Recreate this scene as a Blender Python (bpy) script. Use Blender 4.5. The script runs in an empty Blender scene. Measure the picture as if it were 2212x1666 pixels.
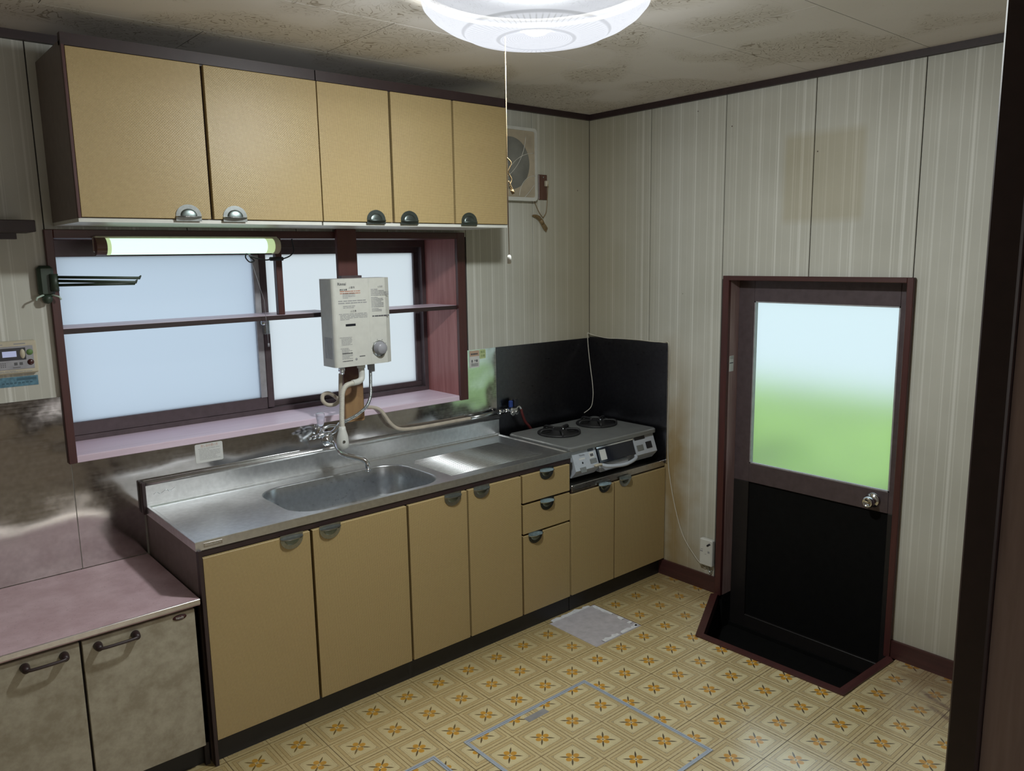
import bpy, bmesh, math, random
from mathutils import Vector, Matrix
random.seed(7)
SC = bpy.context.scene
COL = SC.collection
PI = math.pi

# ------------------------------------------------------------------ camera
yaw, pitch, roll, FPX = math.radians(40.7082), math.radians(-9.3567), math.radians(-.925), 1702.2852
CAM = Vector((-3.35015, -3.19095, 1.76547))
fw = Vector((math.sin(yaw)*math.cos(pitch), math.cos(yaw)*math.cos(pitch), math.sin(pitch)))
rt = Vector((math.cos(yaw), -math.sin(yaw), 0)); up = rt.cross(fw)
rt, up = rt*math.cos(roll)+up*math.sin(roll), up*math.cos(roll)-rt*math.sin(roll)
cd = bpy.data.cameras.new('camera'); cam = bpy.data.objects.new('camera', cd); COL.objects.link(cam)
cd.sensor_width = 36; cd.sensor_fit = 'HORIZONTAL'; cd.lens = 36*FPX/2212; cd.clip_start = .02
cam.matrix_world = Matrix(((rt.x, up.x, -fw.x, CAM.x), (rt.y, up.y, -fw.y, CAM.y), (rt.z, up.z, -fw.z, CAM.z), (0, 0, 0, 1)))
SC.camera = cam

# ------------------------------------------------------------------ world, exposure
w = bpy.data.worlds.new('overcast_sky'); SC.world = w; w.use_nodes = True
bg = w.node_tree.nodes['Background']; bg.inputs[0].default_value = (.72, .85, 1.0, 1); bg.inputs[1].default_value = 1.13
SC.view_settings.view_transform = 'Standard'; SC.view_settings.look = 'None'
SC.view_settings.exposure = .14; SC.view_settings.gamma = 1; SC.view_settings.use_curve_mapping = False
SC.cycles.use_denoising = True
SC.cycles.max_bounces = 8; SC.cycles.diffuse_bounces = 4; SC.cycles.glossy_bounces = 4
SC.cycles.use_adaptive_sampling = True; SC.cycles.adaptive_threshold = .02
SC.cycles.transmission_bounces = 6; SC.cycles.transparent_max_bounces = 8
SC.cycles.sample_clamp_indirect = 6
LAMP_W, LAMP_DOWN = 46, 36          # ceiling lamp: all round, and thrown down by its reflector plate
FILL_GLOW = 3.0          # glow of an unseen paper window added in the next room
LAMP = (-1.745, -1.455)

# ------------------------------------------------------------------ node helpers
class X:
    """a socket (or number) with arithmetic"""
    def __init__(s, nt, v): s.nt, s.v = nt, v
    def m(s, op, *a):
        n = s.nt.nodes.new('ShaderNodeMath'); n.operation = op
        for i, q in enumerate((s,)+a):
            q = q.v if isinstance(q, X) else q
            if isinstance(q, (int, float)): n.inputs[i].default_value = q
            else: s.nt.links.new(q, n.inputs[i])
        return X(s.nt, n.outputs[0])
    def __add__(s, o): return s.m('ADD', o)
    def __radd__(s, o): return s.m('ADD', o)
    def __sub__(s, o): return s.m('SUBTRACT', o)
    def __rsub__(s, o): return (s*-1)+o
    def __mul__(s, o): return s.m('MULTIPLY', o)
    def __rmul__(s, o): return s.m('MULTIPLY', o)
    def __truediv__(s, o): return s.m('DIVIDE', o)
    def abs(s): return s.m('ABSOLUTE')
    def max(s, o): return s.m('MAXIMUM', o)
    def min(s, o): return s.m('MINIMUM', o)
    def fract(s): return s.m('FRACT')
    def sin(s): return s.m('SINE')
    def sqrt(s): return s.m('SQRT')
    def clamp(s): return s.m('MAXIMUM', 0.).m('MINIMUM', 1.)
    def step(s, a, b):
        """0 at a, 1 at b (b may be < a)"""
        return ((s-a)*(1./(b-a))).clamp()
class NT:
    def __init__(s, name):
        s.mat = bpy.data.materials.new(name); s.mat.use_nodes = True; s.nt = s.mat.node_tree
        s.b = s.nt.nodes['Principled BSDF']; s.out = s.nt.nodes['Material Output']
        g = s.nt.nodes.new('ShaderNodeNewGeometry'); s.pos = g.outputs['Position']
        sp = s.nt.nodes.new('ShaderNodeSeparateXYZ'); s.nt.links.new(s.pos, sp.inputs[0])
        s.x, s.y, s.z = (X(s.nt, o) for o in sp.outputs)
    def vec(s, a, b, c):
        n = s.nt.nodes.new('ShaderNodeCombineXYZ')
        for i, q in enumerate((a, b, c)):
            q = q.v if isinstance(q, X) else q
            if isinstance(q, (int, float)): n.inputs[i].default_value = q
            else: s.nt.links.new(q, n.inputs[i])
        return n.outputs[0]
    def noise(s, scale, detail=3, vec=None, rough=.5, dist=0):
        n = s.nt.nodes.new('ShaderNodeTexNoise'); n.inputs['Scale'].default_value = scale
        n.inputs['Detail'].default_value = detail; n.inputs['Roughness'].default_value = rough; n.inputs['Distortion'].default_value = dist
        s.nt.links.new(vec if vec is not None else s.pos, n.inputs['Vector'])
        return X(s.nt, n.outputs['Fac'])
    def mix(s, f, a, b):
        n = s.nt.nodes.new('ShaderNodeMix'); n.data_type = 'RGBA'
        for k, q in ((0, f), (6, a), (7, b)):
            q = q.v if isinstance(q, X) else q
            if isinstance(q, (tuple, list)): n.inputs[k].default_value = (*q[:3], 1)
            elif isinstance(q, (int, float)): n.inputs[k].default_value = q
            else: s.nt.links.new(q, n.inputs[k])
        return n.outputs[2]
    def set(s, key, v):
        v = v.v if isinstance(v, X) else v
        if isinstance(v, (tuple, list)): s.b.inputs[key].default_value = (*v[:3], 1)
        elif isinstance(v, (int, float)): s.b.inputs[key].default_value = v
        else: s.nt.links.new(v, s.b.inputs[key])
        return s
    def bump(s, h, dist, strength=1.):
        n = s.nt.nodes.new('ShaderNodeBump'); n.inputs['Distance'].default_value = dist; n.inputs['Strength'].default_value = strength
        s.nt.links.new(h.v, n.inputs['Height']); s.nt.links.new(n.outputs[0], s.b.inputs['Normal']); return s
MATS = {}
def plain(name, col, rough=.5, metal=0., var=.12, scale=30, spec=.5):
    t = NT(name); n = t.noise(scale, 3)
    dark = tuple(c*(1-var) for c in col); lite = tuple(min(1, c*(1+var)) for c in col)
    t.set('Base Color', t.mix(n.step(.3, .7), dark, lite)).set('Roughness', rough).set('Metallic', metal).set('Specular IOR Level', spec)
    MATS[name] = t.mat; return t.mat
def keep(t): MATS[t.mat.name] = t.mat; return t.mat

# woods, plastics, metals
plain('dark_brown', (.030, .016, .017), .45)
plain('black_paint', (.012, .010, .010), .5)
plain('white_plastic', (.62, .62, .58), .4, var=.04)
plain('cream_plastic', (.52, .47, .36), .45, var=.06)
plain('grey_plastic', (.30, .30, .33), .35)
plain('black_plastic', (.012, .013, .02), .35)
plain('blue_plastic', (.02, .05, .22), .4)
plain('red_rubber', (.09, .012, .012), .5)
plain('white_rubber', (.60, .57, .50), .5, var=.05)
plain('cream_rubber', (.48, .42, .34), .55)
plain('chrome', (.74, .76, .78), .13, 1., .03)
plain('worn_chrome', (.42, .45, .45), .24, 1., .12, 60)
plain('aluminium', (.55, .62, .74), .35, .35, .05)  # pale blue of reflected sky put into the metal's colour
plain('bronze_sash', (.10, .075, .082), .4, .3)
plain('light_sash', (.42, .42, .44), .4, .4)
plain('side_laminate', (.16, .125, .115), .4)
plain('cabinet_gap', (.016, .010, .010), .6)
plain('dark_green', (.028, .045, .030), .45)
plain('pale_green', (.45, .56, .48), .45)
plain('screed', (.46, .43, .45), .8, var=.12, scale=25)
plain('glue_white', (.72, .72, .74), .7, var=.1, scale=60)
plain('stove_grey', (.17, .175, .17), .34, var=.08, scale=18)
plain('stove_panel', (.44, .47, .52), .35, var=.05)
plain('iron_black', (.012, .012, .013), .55)
plain('ink', (.10, .10, .11), .6, var=.02)
plain('ink_pale', (.30, .30, .31), .6, var=.02)
plain('ink_orange', (.50, .26, .19), .6, var=.02)
plain('ink_green', (.12, .22, .07), .6, var=.02)
plain('ink_teal', (.05, .12, .17), .6, var=.05)
plain('paper_white', (.62, .62, .60), .6, var=.03)
plain('paper_orange', (.52, .36, .26), .6, var=.05)
plain('paper_green', (.50, .58, .30), .6, var=.05)
plain('paper_blue', (.10, .22, .30), .6, var=.3, scale=90)
plain('badge_red', (.055, .014, .014), .3)
plain('wire_white', (.58, .55, .47), .5, var=.04)
plain('wire_brown', (.22, .15, .07), .5)
plain('outlet_brown', (.11, .05, .035), .4)
plain('step_shade', (.006, .006, .006), .85, spec=.1)  # near-black colour stands for the shade low in the doorway
plain('fan_dark', (.20, .20, .18), .5, var=.2, scale=12)
plain('fan_beige', (.42, .36, .27), .5, var=.12, scale=14)
plain('fan_line', (.62, .60, .54), .5)
plain('soil_green', (.36, .58, .07), .9, var=.5, scale=3)
plain('tatami', (.25, .20, .12), .8)
plain('lamp_plate', (.10, .10, .10), .6)
plain('plaster', (.22, .19, .16), .85)
plain('dark_chrome', (.16, .19, .185), .36, 1., .1, 60)

def wood(name, c1, c2, rough=.5, axis='z', sc=9):
    t = NT(name); a = [t.x, t.y, t.z]; i = 'xyz'.index(axis); a[i] = a[i]*.08
    v = t.vec(*a); n = t.noise(sc*4, 5, v, .6, .6); n2 = t.noise(sc*14, 2, v)
    t.set('Base Color', t.mix((n*.75+n2*.25).step(.32, .68), c1, c2)).set('Roughness', rough)
    t.bump(n2, .0006, .5); return keep(t)
wood('frame_wood', (.052, .017, .016), (.085, .026, .024), .42)
wood('frame_wood_x', (.052, .017, .016), (.085, .026, .024), .42, 'x')
wood('frame_wood_y', (.048, .017, .016), (.078, .026, .024), .42, 'y')
wood('pink_jamb', (.25, .085, .08), (.40, .18, .17), .5, 'z', 6)
wood('pink_sill', (.66, .52, .62), (.76, .62, .72), .38, 'x', 5)
wood('dark_wood', (.022, .012, .013), (.036, .018, .019), .5, 'x')
wood('lit_jamb', (.20, .12, .115), (.36, .25, .24), .5)  # worn frame wood, light from the door pane put into its colour
wood('brown_jamb', (.26, .19, .18), (.36, .27, .25), .6)
# the post: red-brown paint, worn to bare wood near its foot
t = NT('post_wood'); v = t.vec(t.x, t.y, t.z*.08); n = t.noise(40, 4, v); p = t.noise(35, 3)
bare = (t.z+(p-.5)*.12).step(1.25, 1.12)
t.set('Base Color', t.mix(bare, t.mix(n, (.07, .022, .02), (.11, .035, .03)), t.mix(n, (.22, .11, .05), (.42, .26, .12)))).set('Roughness', .55); keep(t)

# stainless steel: brushed, a little wavy
def steel(name, col, rough, wave, wscale, brush='x'):
    t = NT(name); n = t.noise(wscale, 2); a = [t.x*4, t.y*4, t.z*220] if brush == 'x' else [t.x*220, t.y*220, t.z*4]
    s = t.noise(1.0, 2, t.vec(*a)); d = t.noise(55, 3)
    t.set('Base Color', t.mix(d.step(.35, .75), tuple(c*.86 for c in col), col)).set('Metallic', 1.)
    t.set('Roughness', (s-.5)*.10+rough+(d-.5)*.08)
    if wave: t.bump(n, wave)
    return keep(t)
steel('steel_top', (.78, .79, .80), .34, 0, 4)
steel('steel_bowl', (.62, .65, .68), .30, 0, 4)
steel('steel_splash', (.66, .64, .64), .12, .014, 2.6)
steel('steel_dim_reflection', (.15, .15, .17), .30, .0015, 2.5)  # same steel; the dark room it reflects is put into its colour
steel('steel_edge', (.56, .53, .50), .3, 0, 4)

# striped wall panels
t = NT('wall_stripe'); c = t.x+t.y; P = .455
u = ((c/P)+40.).fract()*P
st = None
for o, wd, a in ((.020, .0045, .6), (.034, .002, .5), (.062, .006, 1.), (.070, .003, .8), (.093, .002, .5), (.105, .004, .8), (.150, .002, .4), (.182, .005, .9), (.194, .002, .6), (.226, .0025, .4), (.262, .003, .55), (.276, .007, 1.), (.290, .002, .7), (.322, .004, .7), (.330, .0015, .6), (.371, .002, .4), (.402, .005, .8), (.416, .002, .5), (.436, .003, .5)):
    e = (u-o).abs().step(wd, wd*.45)*a; st = e if st is None else st.max(e)
fine = t.noise(1., 3, t.vec(t.x*420, t.y*420, t.z*9)); sp = t.noise(260, 2)
st = st*(.62+.6*(sp-.2))
big = t.noise(1.7, 4)
base = t.mix(big.step(.35, .65), (.47, .465, .41), (.56, .555, .50))
base = t.mix((fine-.5).abs()*.35, base, (.30, .285, .21))
base = t.mix(st*(.1+.85*t.noise(9, 1, t.vec(t.x, t.y, t.z*.02))), base, (.84, .84, .80))
# faded rectangle where something hung, and grease drawn down the wall beside the stove
yel = (t.y+1.40).abs().step(.20, .17)*(t.z-2.085).abs().step(.21, .17)*(t.x+.05).abs().step(.09, .06)
base = t.mix(yel*.33, base, (.34, .27, .11))
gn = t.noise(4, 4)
gr = ((t.y+.62)+(gn-.5)*.35).abs().step(.17, .02)*(t.z+(gn-.5)*.5).step(1.35, .75)*(t.x+.05).abs().step(.09, .06)
base = t.mix(gr*.85, base, (.30, .20, .07))
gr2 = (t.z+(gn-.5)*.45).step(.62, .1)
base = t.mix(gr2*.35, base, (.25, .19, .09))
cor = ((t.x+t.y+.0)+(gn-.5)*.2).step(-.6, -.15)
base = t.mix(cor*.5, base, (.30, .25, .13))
# nail heads and fly specks
sv = t.nt.nodes.new('ShaderNodeTexVoronoi'); sv.inputs['Scale'].default_value = 5.5; t.nt.links.new(t.pos, sv.inputs['Vector'])
speck = X(t.nt, sv.outputs['Distance']).step(.022, .014)
base = t.mix(speck*.9, base, (.05, .03, .02))
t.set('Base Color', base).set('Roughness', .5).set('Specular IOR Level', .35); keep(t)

# ceiling paper: grey-beige with a printed scroll ornament
t = NT('ceiling_paper')
n1 = t.noise(2.4, 1, None, .4); n2 = t.noise(8, 2, None, .55, 1.6)
lines = ((n2*9.).fract()-.5).abs().step(.10, .03)
blob = n1.step(.47, .56)
dirt = t.noise(1.3, 4)
b = t.mix(dirt.step(.3, .7), (.79, .755, .73), (.70, .655, .61))
b = t.mix(blob*.22, b, (.40, .34, .22))
b = t.mix(lines*blob*.75, b, (.24, .19, .13))
b = t.mix(speck_ := t.noise(90, 2).step(.66, .8)*.3, b, (.17, .14, .11))
t.set('Base Color', b).set('Roughness', .75).set('Specular IOR Level', .3); keep(t)

# vinyl floor print
TS = .1581955; TX, TY = -.96814, -.81277
def vinyl(name, ox, oy):
    t = NT(name)
    u = (((t.x-(TX+ox))/TS+.5)+60.).fract()-.5; v = (((t.y-(TY+oy))/TS+.5)+60.).fract()-.5
    au, av = u.abs(), v.abs(); m = au.max(av); mn = au.min(av)
    wob = (t.noise(70, 2)-.5)*.012; m2 = m+wob
    col = t.mix(m2.step(.325, .335), (.82, .70, .41), (.67, .52, .27))
    col = t.mix(m2.step(.405, .415), col, (.74, .60, .33))
    for r, wd, a in ((.33, .010, .75), (.29, .005, .35), (.41, .010, .85), (.497, .012, .9)):
        col = t.mix((m2-r).abs().step(wd, wd*.4)*a, col, (.25, .165, .075))
    # little rings at the corners of the inner square
    ring = ((au-.315)*(au-.315)+(av-.315)*(av-.315)).sqrt()
    col = t.mix(ring.step(.026, .022), col, (.66, .57, .36))
    col = t.mix((ring-.024).abs().step(.007, .003)*.8, col, (.25, .17, .08))
    # four petals along the axes
    pa = ((au-.112)*(au-.112)/(.074*.074)+av*av/(.066*.066)).min((av-.112)*(av-.112)/(.074*.074)+au*au/(.066*.066))
    col = t.mix(pa.step(1.1, .9), col, (.74, .36, .03))
    # four dark leaves on the diagonals
    p, q = (au+av)*.7071, (au-av).abs()*.7071
    lf = (p-.175).abs()/.125; ld = q-(1.-lf*lf)*.021
    col = t.mix(ld.step(.004, -.004)*lf.step(1.01, .98), col, (.085, .055, .025))
    col = t.mix((au*au+av*av).sqrt().step(.022, .014), col, (.14, .08, .03))
    # grime: general, along the cabinets, around the doorway and in the far corner
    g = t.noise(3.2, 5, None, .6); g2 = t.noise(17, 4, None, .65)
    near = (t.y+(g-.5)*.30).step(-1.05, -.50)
    cnr = (t.x+(g-.5)*.4).step(-.62, -.05)*(t.y+(g-.5)*.4).step(-1.2, -.8)
    dr = (t.x+(g2-.5)*.35).step(-.55, -.15)*(t.y+(g2-.5)*.25).step(-1.80, -1.95)
    col = t.mix((g2-.35).clamp()*.6, col, (.34, .24, .12))
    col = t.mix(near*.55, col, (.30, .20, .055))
    col = t.mix(cnr*.35, col, (.22, .14, .05))
    col = t.mix(dr*.55, col, (.16, .085, .045))
    for k0, k1, ya, yb in ((-.42, .66, -2.02, -2.24), (-.42, .60, -2.08, -2.30)):
        sd = (t.x-t.y*-k0-k1+(g2-.5)*.03).abs().step(.02, .004)*(t.y-(ya+yb)/2).abs().step(abs(ya-yb)/2, abs(ya-yb)/2-.03)
        col = t.mix(sd*g2*1.3, col, (.10, .03, .02))
    scr = t.noise(1., 3, t.vec(t.x*9+t.y*2.2, t.y*60-t.x*20, 0.))
    t.set('Base Color', col).set('Roughness', (g2-.5)*.16+.27).set('Specular IOR Level', .6).set('Coat Weight', 1.).set('Coat Roughness', .2).set('Coat IOR', 2.1)
    t.bump((m-.497).abs().step(.03, .0)*-1.+scr*.25, .0007); return keep(t)
vinyl('floor_vinyl', 0, 0); vinyl('hatch_vinyl', -.61*TS, -.61*TS)

# woven laminate of the doors
t = NT('woven_laminate'); T = .0043
hx, hz = (t.x/T+900.), (t.z/T+900.)
cx, cz = (hx.fract()-.5).abs(), (hz.fract()-.5).abs()
pari = ((hx.m('FLOOR')+hz.m('FLOOR'))*.5).fract()*2.
th = pari*cz+(1.-pari)*cx
thread = th.step(.46, .12); edge = cx.max(cz).step(.36, .47); vv = t.noise(120, 2); big = t.noise(3, 3)
col = t.mix(thread*(.55+.7*(vv-.3)), (.36, .265, .12), (.585, .445, .22))
col = t.mix(edge*.75, col, (.18, .12, .05))
col = t.mix((big-.5).abs()*.5, col, (.40, .25, .13))
t.set('Base Color', col).set('Roughness', .34).set('Specular IOR Level', .45).bump(thread*.8-edge, .0003, .6); keep(t)
# mottled laminate of the low cabinet, pink-beige worn worktop
t = NT('mottled_laminate'); n = t.noise(26, 5, None, .65); n2 = t.noise(7, 3)
t.set('Base Color', t.mix((n*.6+n2*.4).step(.38, .62), (.29, .255, .19), (.43, .395, .315))).set('Roughness', .42); keep(t)
t = NT('pink_worktop'); n = t.noise(9, 5, None, .65); n2 = t.noise(150, 2)
c = t.mix(n.step(.35, .65), (.50, .33, .36), (.64, .46, .50)); c = t.mix(n2.step(.66, .74)*.5, c, (.14, .08, .07))
t.set('Base Color', c).set('Roughness', .36); keep(t)

# frosted window glass: light from outside is scattered through it
def frosted(name, col, forward, rough):
    t = NT(name); nt = t.nt; nt.nodes.remove(t.b)
    tr = nt.nodes.new('ShaderNodeBsdfTranslucent'); tr.inputs[0].default_value = (*col, 1)
    gl = nt.nodes.new('ShaderNodeBsdfGlossy'); gl.inputs[0].default_value = (.6, .6, .6, 1); gl.inputs[1].default_value = .35
    rf = nt.nodes.new('ShaderNodeBsdfRefraction'); rf.inputs[0].default_value = (*col, 1); rf.inputs['Roughness'].default_value = rough; rf.inputs['IOR'].default_value = 1.12
    m1 = nt.nodes.new('ShaderNodeMixShader'); m1.inputs[0].default_value = forward
    nt.links.new(tr.outputs[0], m1.inputs[1]); nt.links.new(rf.outputs[0], m1.inputs[2])
    m2 = nt.nodes.new('ShaderNodeMixShader'); m2.inputs[0].default_value = .05
    nt.links.new(m1.outputs[0], m2.inputs[1]); nt.links.new(gl.outputs[0], m2.inputs[2]); nt.links.new(m2.outputs[0], t.out.inputs[0])
    return keep(t)
frosted('window_glass', (.80, .82, .84), 0., .5)
frosted('window_glass_pale', (.92, .90, .88), 0., .5)  # paler glass for one of the two sashes
frosted('door_glass', (.97, 1., .97), .86, .42)
def glow(name, col, s):
    t = NT(name); t.set('Base Color', col).set('Roughness', .4).set('Emission Color', col).set('Emission Strength', s); return keep(t)
glow('tube_cover', (.66, 1., .80), 1.05); glow('tube_cover_end', (.60, .78, .42), .6); glow('fill_paper', (1., .97, .92), FILL_GLOW)
glow('lcd', (.45, .50, .75), .25)
# acrylic bowl of the ceiling lamp: partly clear, ribbed, glowing
t = NT('lamp_bowl'); nt = t.nt
dx, dy = t.x-LAMP[0], t.y-LAMP[1]; rr = (dx*dx+dy*dy).sqrt(); ang = dy.m('ARCTAN2', dx)
rib = ((ang*11.46).fract()-.5).abs().step(.18, .05)*rr.step(.112, .13)*rr.step(.205, .19)
cir = ((rr*140.).fract()-.5).abs().step(.25, .1)*rr.step(.105, .095)
rng = (rr-.207).abs().step(.006, .002).max((rr-.108).abs().step(.008, .003))
sc = ((t.noise(26, 2, None, .5, 1.2)*6.).fract()-.5).abs().step(.09, .03)*rr.step(.22, .235)
dk = (rib*.22+cir*.12+rng*.3+sc*.10)
em = nt.nodes.new('ShaderNodeEmission'); em.inputs[0].default_value = (.90, .93, 1., 1); nt.links.new((1.25-dk*1.6).v, em.inputs[1])
tp = nt.nodes.new('ShaderNodeBsdfTransparent'); tp.inputs[0].default_value = (.95, .97, 1., 1)
m1 = nt.nodes.new('ShaderNodeMixShader'); m1.inputs[0].default_value = .5
nt.links.new(em.outputs[0], m1.inputs[1]); nt.links.new(tp.outputs[0], m1.inputs[2])
m2 = nt.nodes.new('ShaderNodeMixShader'); m2.inputs[0].default_value = .06
t.set('Base Color', (.0, .0, .0)).set('Roughness', .1)
nt.links.new(m1.outputs[0], m2.inputs[1]); nt.links.new(t.b.outputs[0], m2.inputs[2]); nt.links.new(m2.outputs[0], t.out.inputs[0]); keep(t)
t = NT('clear_plastic'); t.set('Base Color', (.85, .85, .95)).set('Roughness', .12).set('Transmission Weight', .75).set('IOR', 1.3); keep(t)
t = NT('grill_glass'); t.set('Base Color', (.012, .014, .022)).set('Roughness', .12); keep(t)

# ------------------------------------------------------------------ mesh helpers
class MB:
    def __init__(s): s.v, s.f, s.sm = [], [], []
    def add(s, vs, fs, smooth=False):
        o = len(s.v); s.v += [tuple(q) for q in vs]; s.f += [tuple(i+o for i in q) for q in fs]; s.sm += [smooth]*len(fs); return s
    def box(s, x0, x1, y0, y1, z0, z1, b=0.):
        x0, x1 = sorted((x0, x1)); y0, y1 = sorted((y0, y1)); z0, z1 = sorted((z0, z1))
        if b <= 0:
            vs = [(x, y, z) for x in (x0, x1) for y in (y0, y1) for z in (z0, z1)]
            return s.add(vs, [(0, 1, 3, 2), (4, 6, 7, 5), (0, 4, 5, 1), (2, 3, 7, 6), (0, 2, 6, 4), (1, 5, 7, 3)])
        b = min(b, (x1-x0)*.49, (y1-y0)*.49, (z1-z0)*.49)
        vs, idx = [], {}
        for i, x in enumerate((x0, x1)):
            for j, y in enumerate((y0, y1)):
                for k, z in enumerate((z0, z1)):
                    sx, sy, sz = (1-2*i)*b, (1-2*j)*b, (1-2*k)*b
                    for a, q in enumerate(((x, y+sy, z+sz), (x+sx, y, z+sz), (x+sx, y+sy, z))):
                        idx[i, j, k, a] = len(vs); vs.append(q)
        F = []
        for i in (0, 1): F.append([idx[i, j, k, 0] for j, k in ((0, 0), (1, 0), (1, 1), (0, 1))])
        for j in (0, 1): F.append([idx[i, j, k, 1] for i, k in ((0, 0), (1, 0), (1, 1), (0, 1))])
        for k in (0, 1): F.append([idx[i, j, k, 2] for i, j in ((0, 0), (1, 0), (1, 1), (0, 1))])
        for i in (0, 1):
            for j in (0, 1): F.append([idx[i, j, 0, 0], idx[i, j, 0, 1], idx[i, j, 1, 1], idx[i, j, 1, 0]])
            for k in (0, 1): F.append([idx[i, 0, k, 0], idx[i, 0, k, 2], idx[i, 1, k, 2], idx[i, 1, k, 0]])
        for j in (0, 1):
            for k in (0, 1): F.append([idx[0, j, k, 1], idx[0, j, k, 2], idx[1, j, k, 2], idx[1, j, k, 1]])
        for i in (0, 1):
            for j in (0, 1):
                for k in (0, 1): F.append([idx[i, j, k, a] for a in range(3)])
        return s.add(vs, F)
    def prism(s, poly, axis, a, b):
        """extrude a 2D polygon along axis; poly gives the other two coords in cyclic xyz order (x:(y,z) y:(x,z) z:(x,y))"""
        n = len(poly)
        def p(q, h): return {'x': (h, q[0], q[1]), 'y': (q[0], h, q[1]), 'z': (q[0], q[1], h)}[axis]
        return s.add([p(q, a) for q in poly]+[p(q, b) for q in poly], [tuple(range(n)), tuple(range(2*n-1, n-1, -1))]+[(i, (i+1) % n, n+(i+1) % n, n+i) for i in range(n)])
    def tube(s, pts, r, n=10, cap=True, closed=False):
        pts = [Vector(p) for p in pts]; m = len(pts); R = r if isinstance(r, (list, tuple)) else [r]*m
        T = []
        for i in range(m):
            a = pts[(i-1) % m] if closed or i else pts[0]; b = pts[(i+1) % m] if closed or i < m-1 else pts[-1]
            T.append((b-a).normalized() if (b-a).length > 1e-9 else (T[-1] if T else Vector((0, 0, 1))))
        N = T[0].orthogonal().normalized(); vs = []
        for i in range(m):
            N = (N-T[i]*N.dot(T[i])); N = N.normalized() if N.length > 1e-6 else T[i].orthogonal().normalized(); B = T[i].cross(N)
            for k in range(n):
                c, q = math.cos(2*PI*k/n), math.sin(2*PI*k/n); vs.append(pts[i]+(N*c+B*q)*R[i])
        fs = [(i*n+k, i*n+(k+1) % n, ((i+1) % m)*n+(k+1) % n, ((i+1) % m)*n+k) for i in range(m if closed else m-1) for k in range(n)]
        s.add(vs, fs, True)
        if cap and not closed:
            o = len(s.v)-len(vs); s.f += [tuple(o+k for k in range(n-1, -1, -1)), tuple(o+(m-1)*n+k for k in range(n))]; s.sm += [False]*2
        return s
    def cyl(s, a, b, r, n=20, r2=None): return s.tube([a, b], [r, r if r2 is None else r2], n)
    def lathe(s, c, axis, prof, n=32, cap=False, squash=1.):
        """prof: (radius, height) along axis from c"""
        c = Vector(c); A = Vector(axis).normalized(); N = A.orthogonal().normalized(); B = A.cross(N); vs = []
        for r, h in prof:
            for k in range(n): vs.append(c+A*h+(N*math.cos(2*PI*k/n)+B*math.sin(2*PI*k/n))*r)
        s.add(vs, [(i*n+k, i*n+(k+1) % n, (i+1)*n+(k+1) % n, (i+1)*n+k) for i in range(len(prof)-1) for k in range(n)], True)
        if cap:
            o = len(s.v)-len(vs); s.f += [tuple(o+k for k in range(n)), tuple(o+(len(prof)-1)*n+k for k in range(n))]; s.sm += [False]*2
        return s
    def mesh(s, name):
        me = bpy.data.meshes.new(name); me.from_pydata(s.v, [], s.f)
        me.polygons.foreach_set('use_smooth', s.sm)
        bm = bmesh.new(); bm.from_mesh(me); bmesh.ops.recalc_face_normals(bm, faces=bm.faces); bm.to_mesh(me); bm.free(); me.update(); return me
def curve(pts, n=8, closed=False):
    """Catmull-Rom through pts"""
    P = [Vector(p) for p in pts]; m = len(P); out = []
    for i in range(m if closed else m-1):
        a, b, c, d = (P[(i-1) % m], P[i], P[(i+1) % m], P[(i+2) % m]) if closed else (P[max(i-1, 0)], P[i], P[i+1], P[min(i+2, m-1)])
        for k in range(n):
            t = k/n; out.append(.5*((2*b)+(c-a)*t+(2*a-5*b+4*c-d)*t*t+(3*b-a-3*c+d)*t**3))
    if not closed: out.append(P[-1])
    return out
def resample(pts, step):
    out = [pts[0]]; acc = 0
    for a, b in zip(pts, pts[1:]):
        L = (b-a).length; d = step-acc
        while d <= L: out.append(a.lerp(b, d/L)); d += step
        acc = (acc+L) % step if L else acc
    return out
def tag(o, label=None, cat=None, group=None, kind=None):
    for k, v in (('label', label), ('category', cat), ('group', group), ('kind', kind)):
        if v: o[k] = v
    return o
def obj(name, mb, mat, parent=None, label=None, **kw):
    me = mb.mesh(name) if isinstance(mb, MB) else mb
    if parent is not None:
        off = parent.matrix_world.translation if parent.parent is None else Vector(parent['_o'])
        me.transform(Matrix.Translation(-off))
    o = bpy.data.objects.new(name, me); COL.objects.link(o)
    if mat: me.materials.clear(); me.materials.append(MATS[mat])
    if parent is not None:
        o.parent = parent; o['_o'] = tuple(off)
    if name in ('printed_text', 'dial_marks', 'sticker_print', 'vent_slots', 'label_print', 'glue_residue'): o['kind'] = 'stuff'
    tag(o, label, **kw); return o
def thing(name, label, cat, loc=(0, 0, 0), group=None, kind=None):
    o = bpy.data.objects.new(name, None); COL.objects.link(o); o.location = loc; o.empty_display_size = .1
    o.matrix_world = Matrix.Translation(loc)
    return tag(o, label, cat, group, kind)
def struct(name, mb, mat, label=None, cat=None): return obj(name, mb, mat, None, label, cat=cat, kind='structure')
def textmesh(body, size, bold=0.):
    c = bpy.data.curves.new('t', 'FONT'); c.body = body; c.size = size; c.align_x = 'CENTER'; c.align_y = 'CENTER'; c.offset = bold; c.resolution_u = 2
    o = bpy.data.objects.new('t', c); COL.objects.link(o); dg = bpy.context.evaluated_depsgraph_get()
    me = bpy.data.meshes.new_from_object(o.evaluated_get(dg)); bpy.data.objects.remove(o); bpy.data.curves.remove(c); return me
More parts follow.
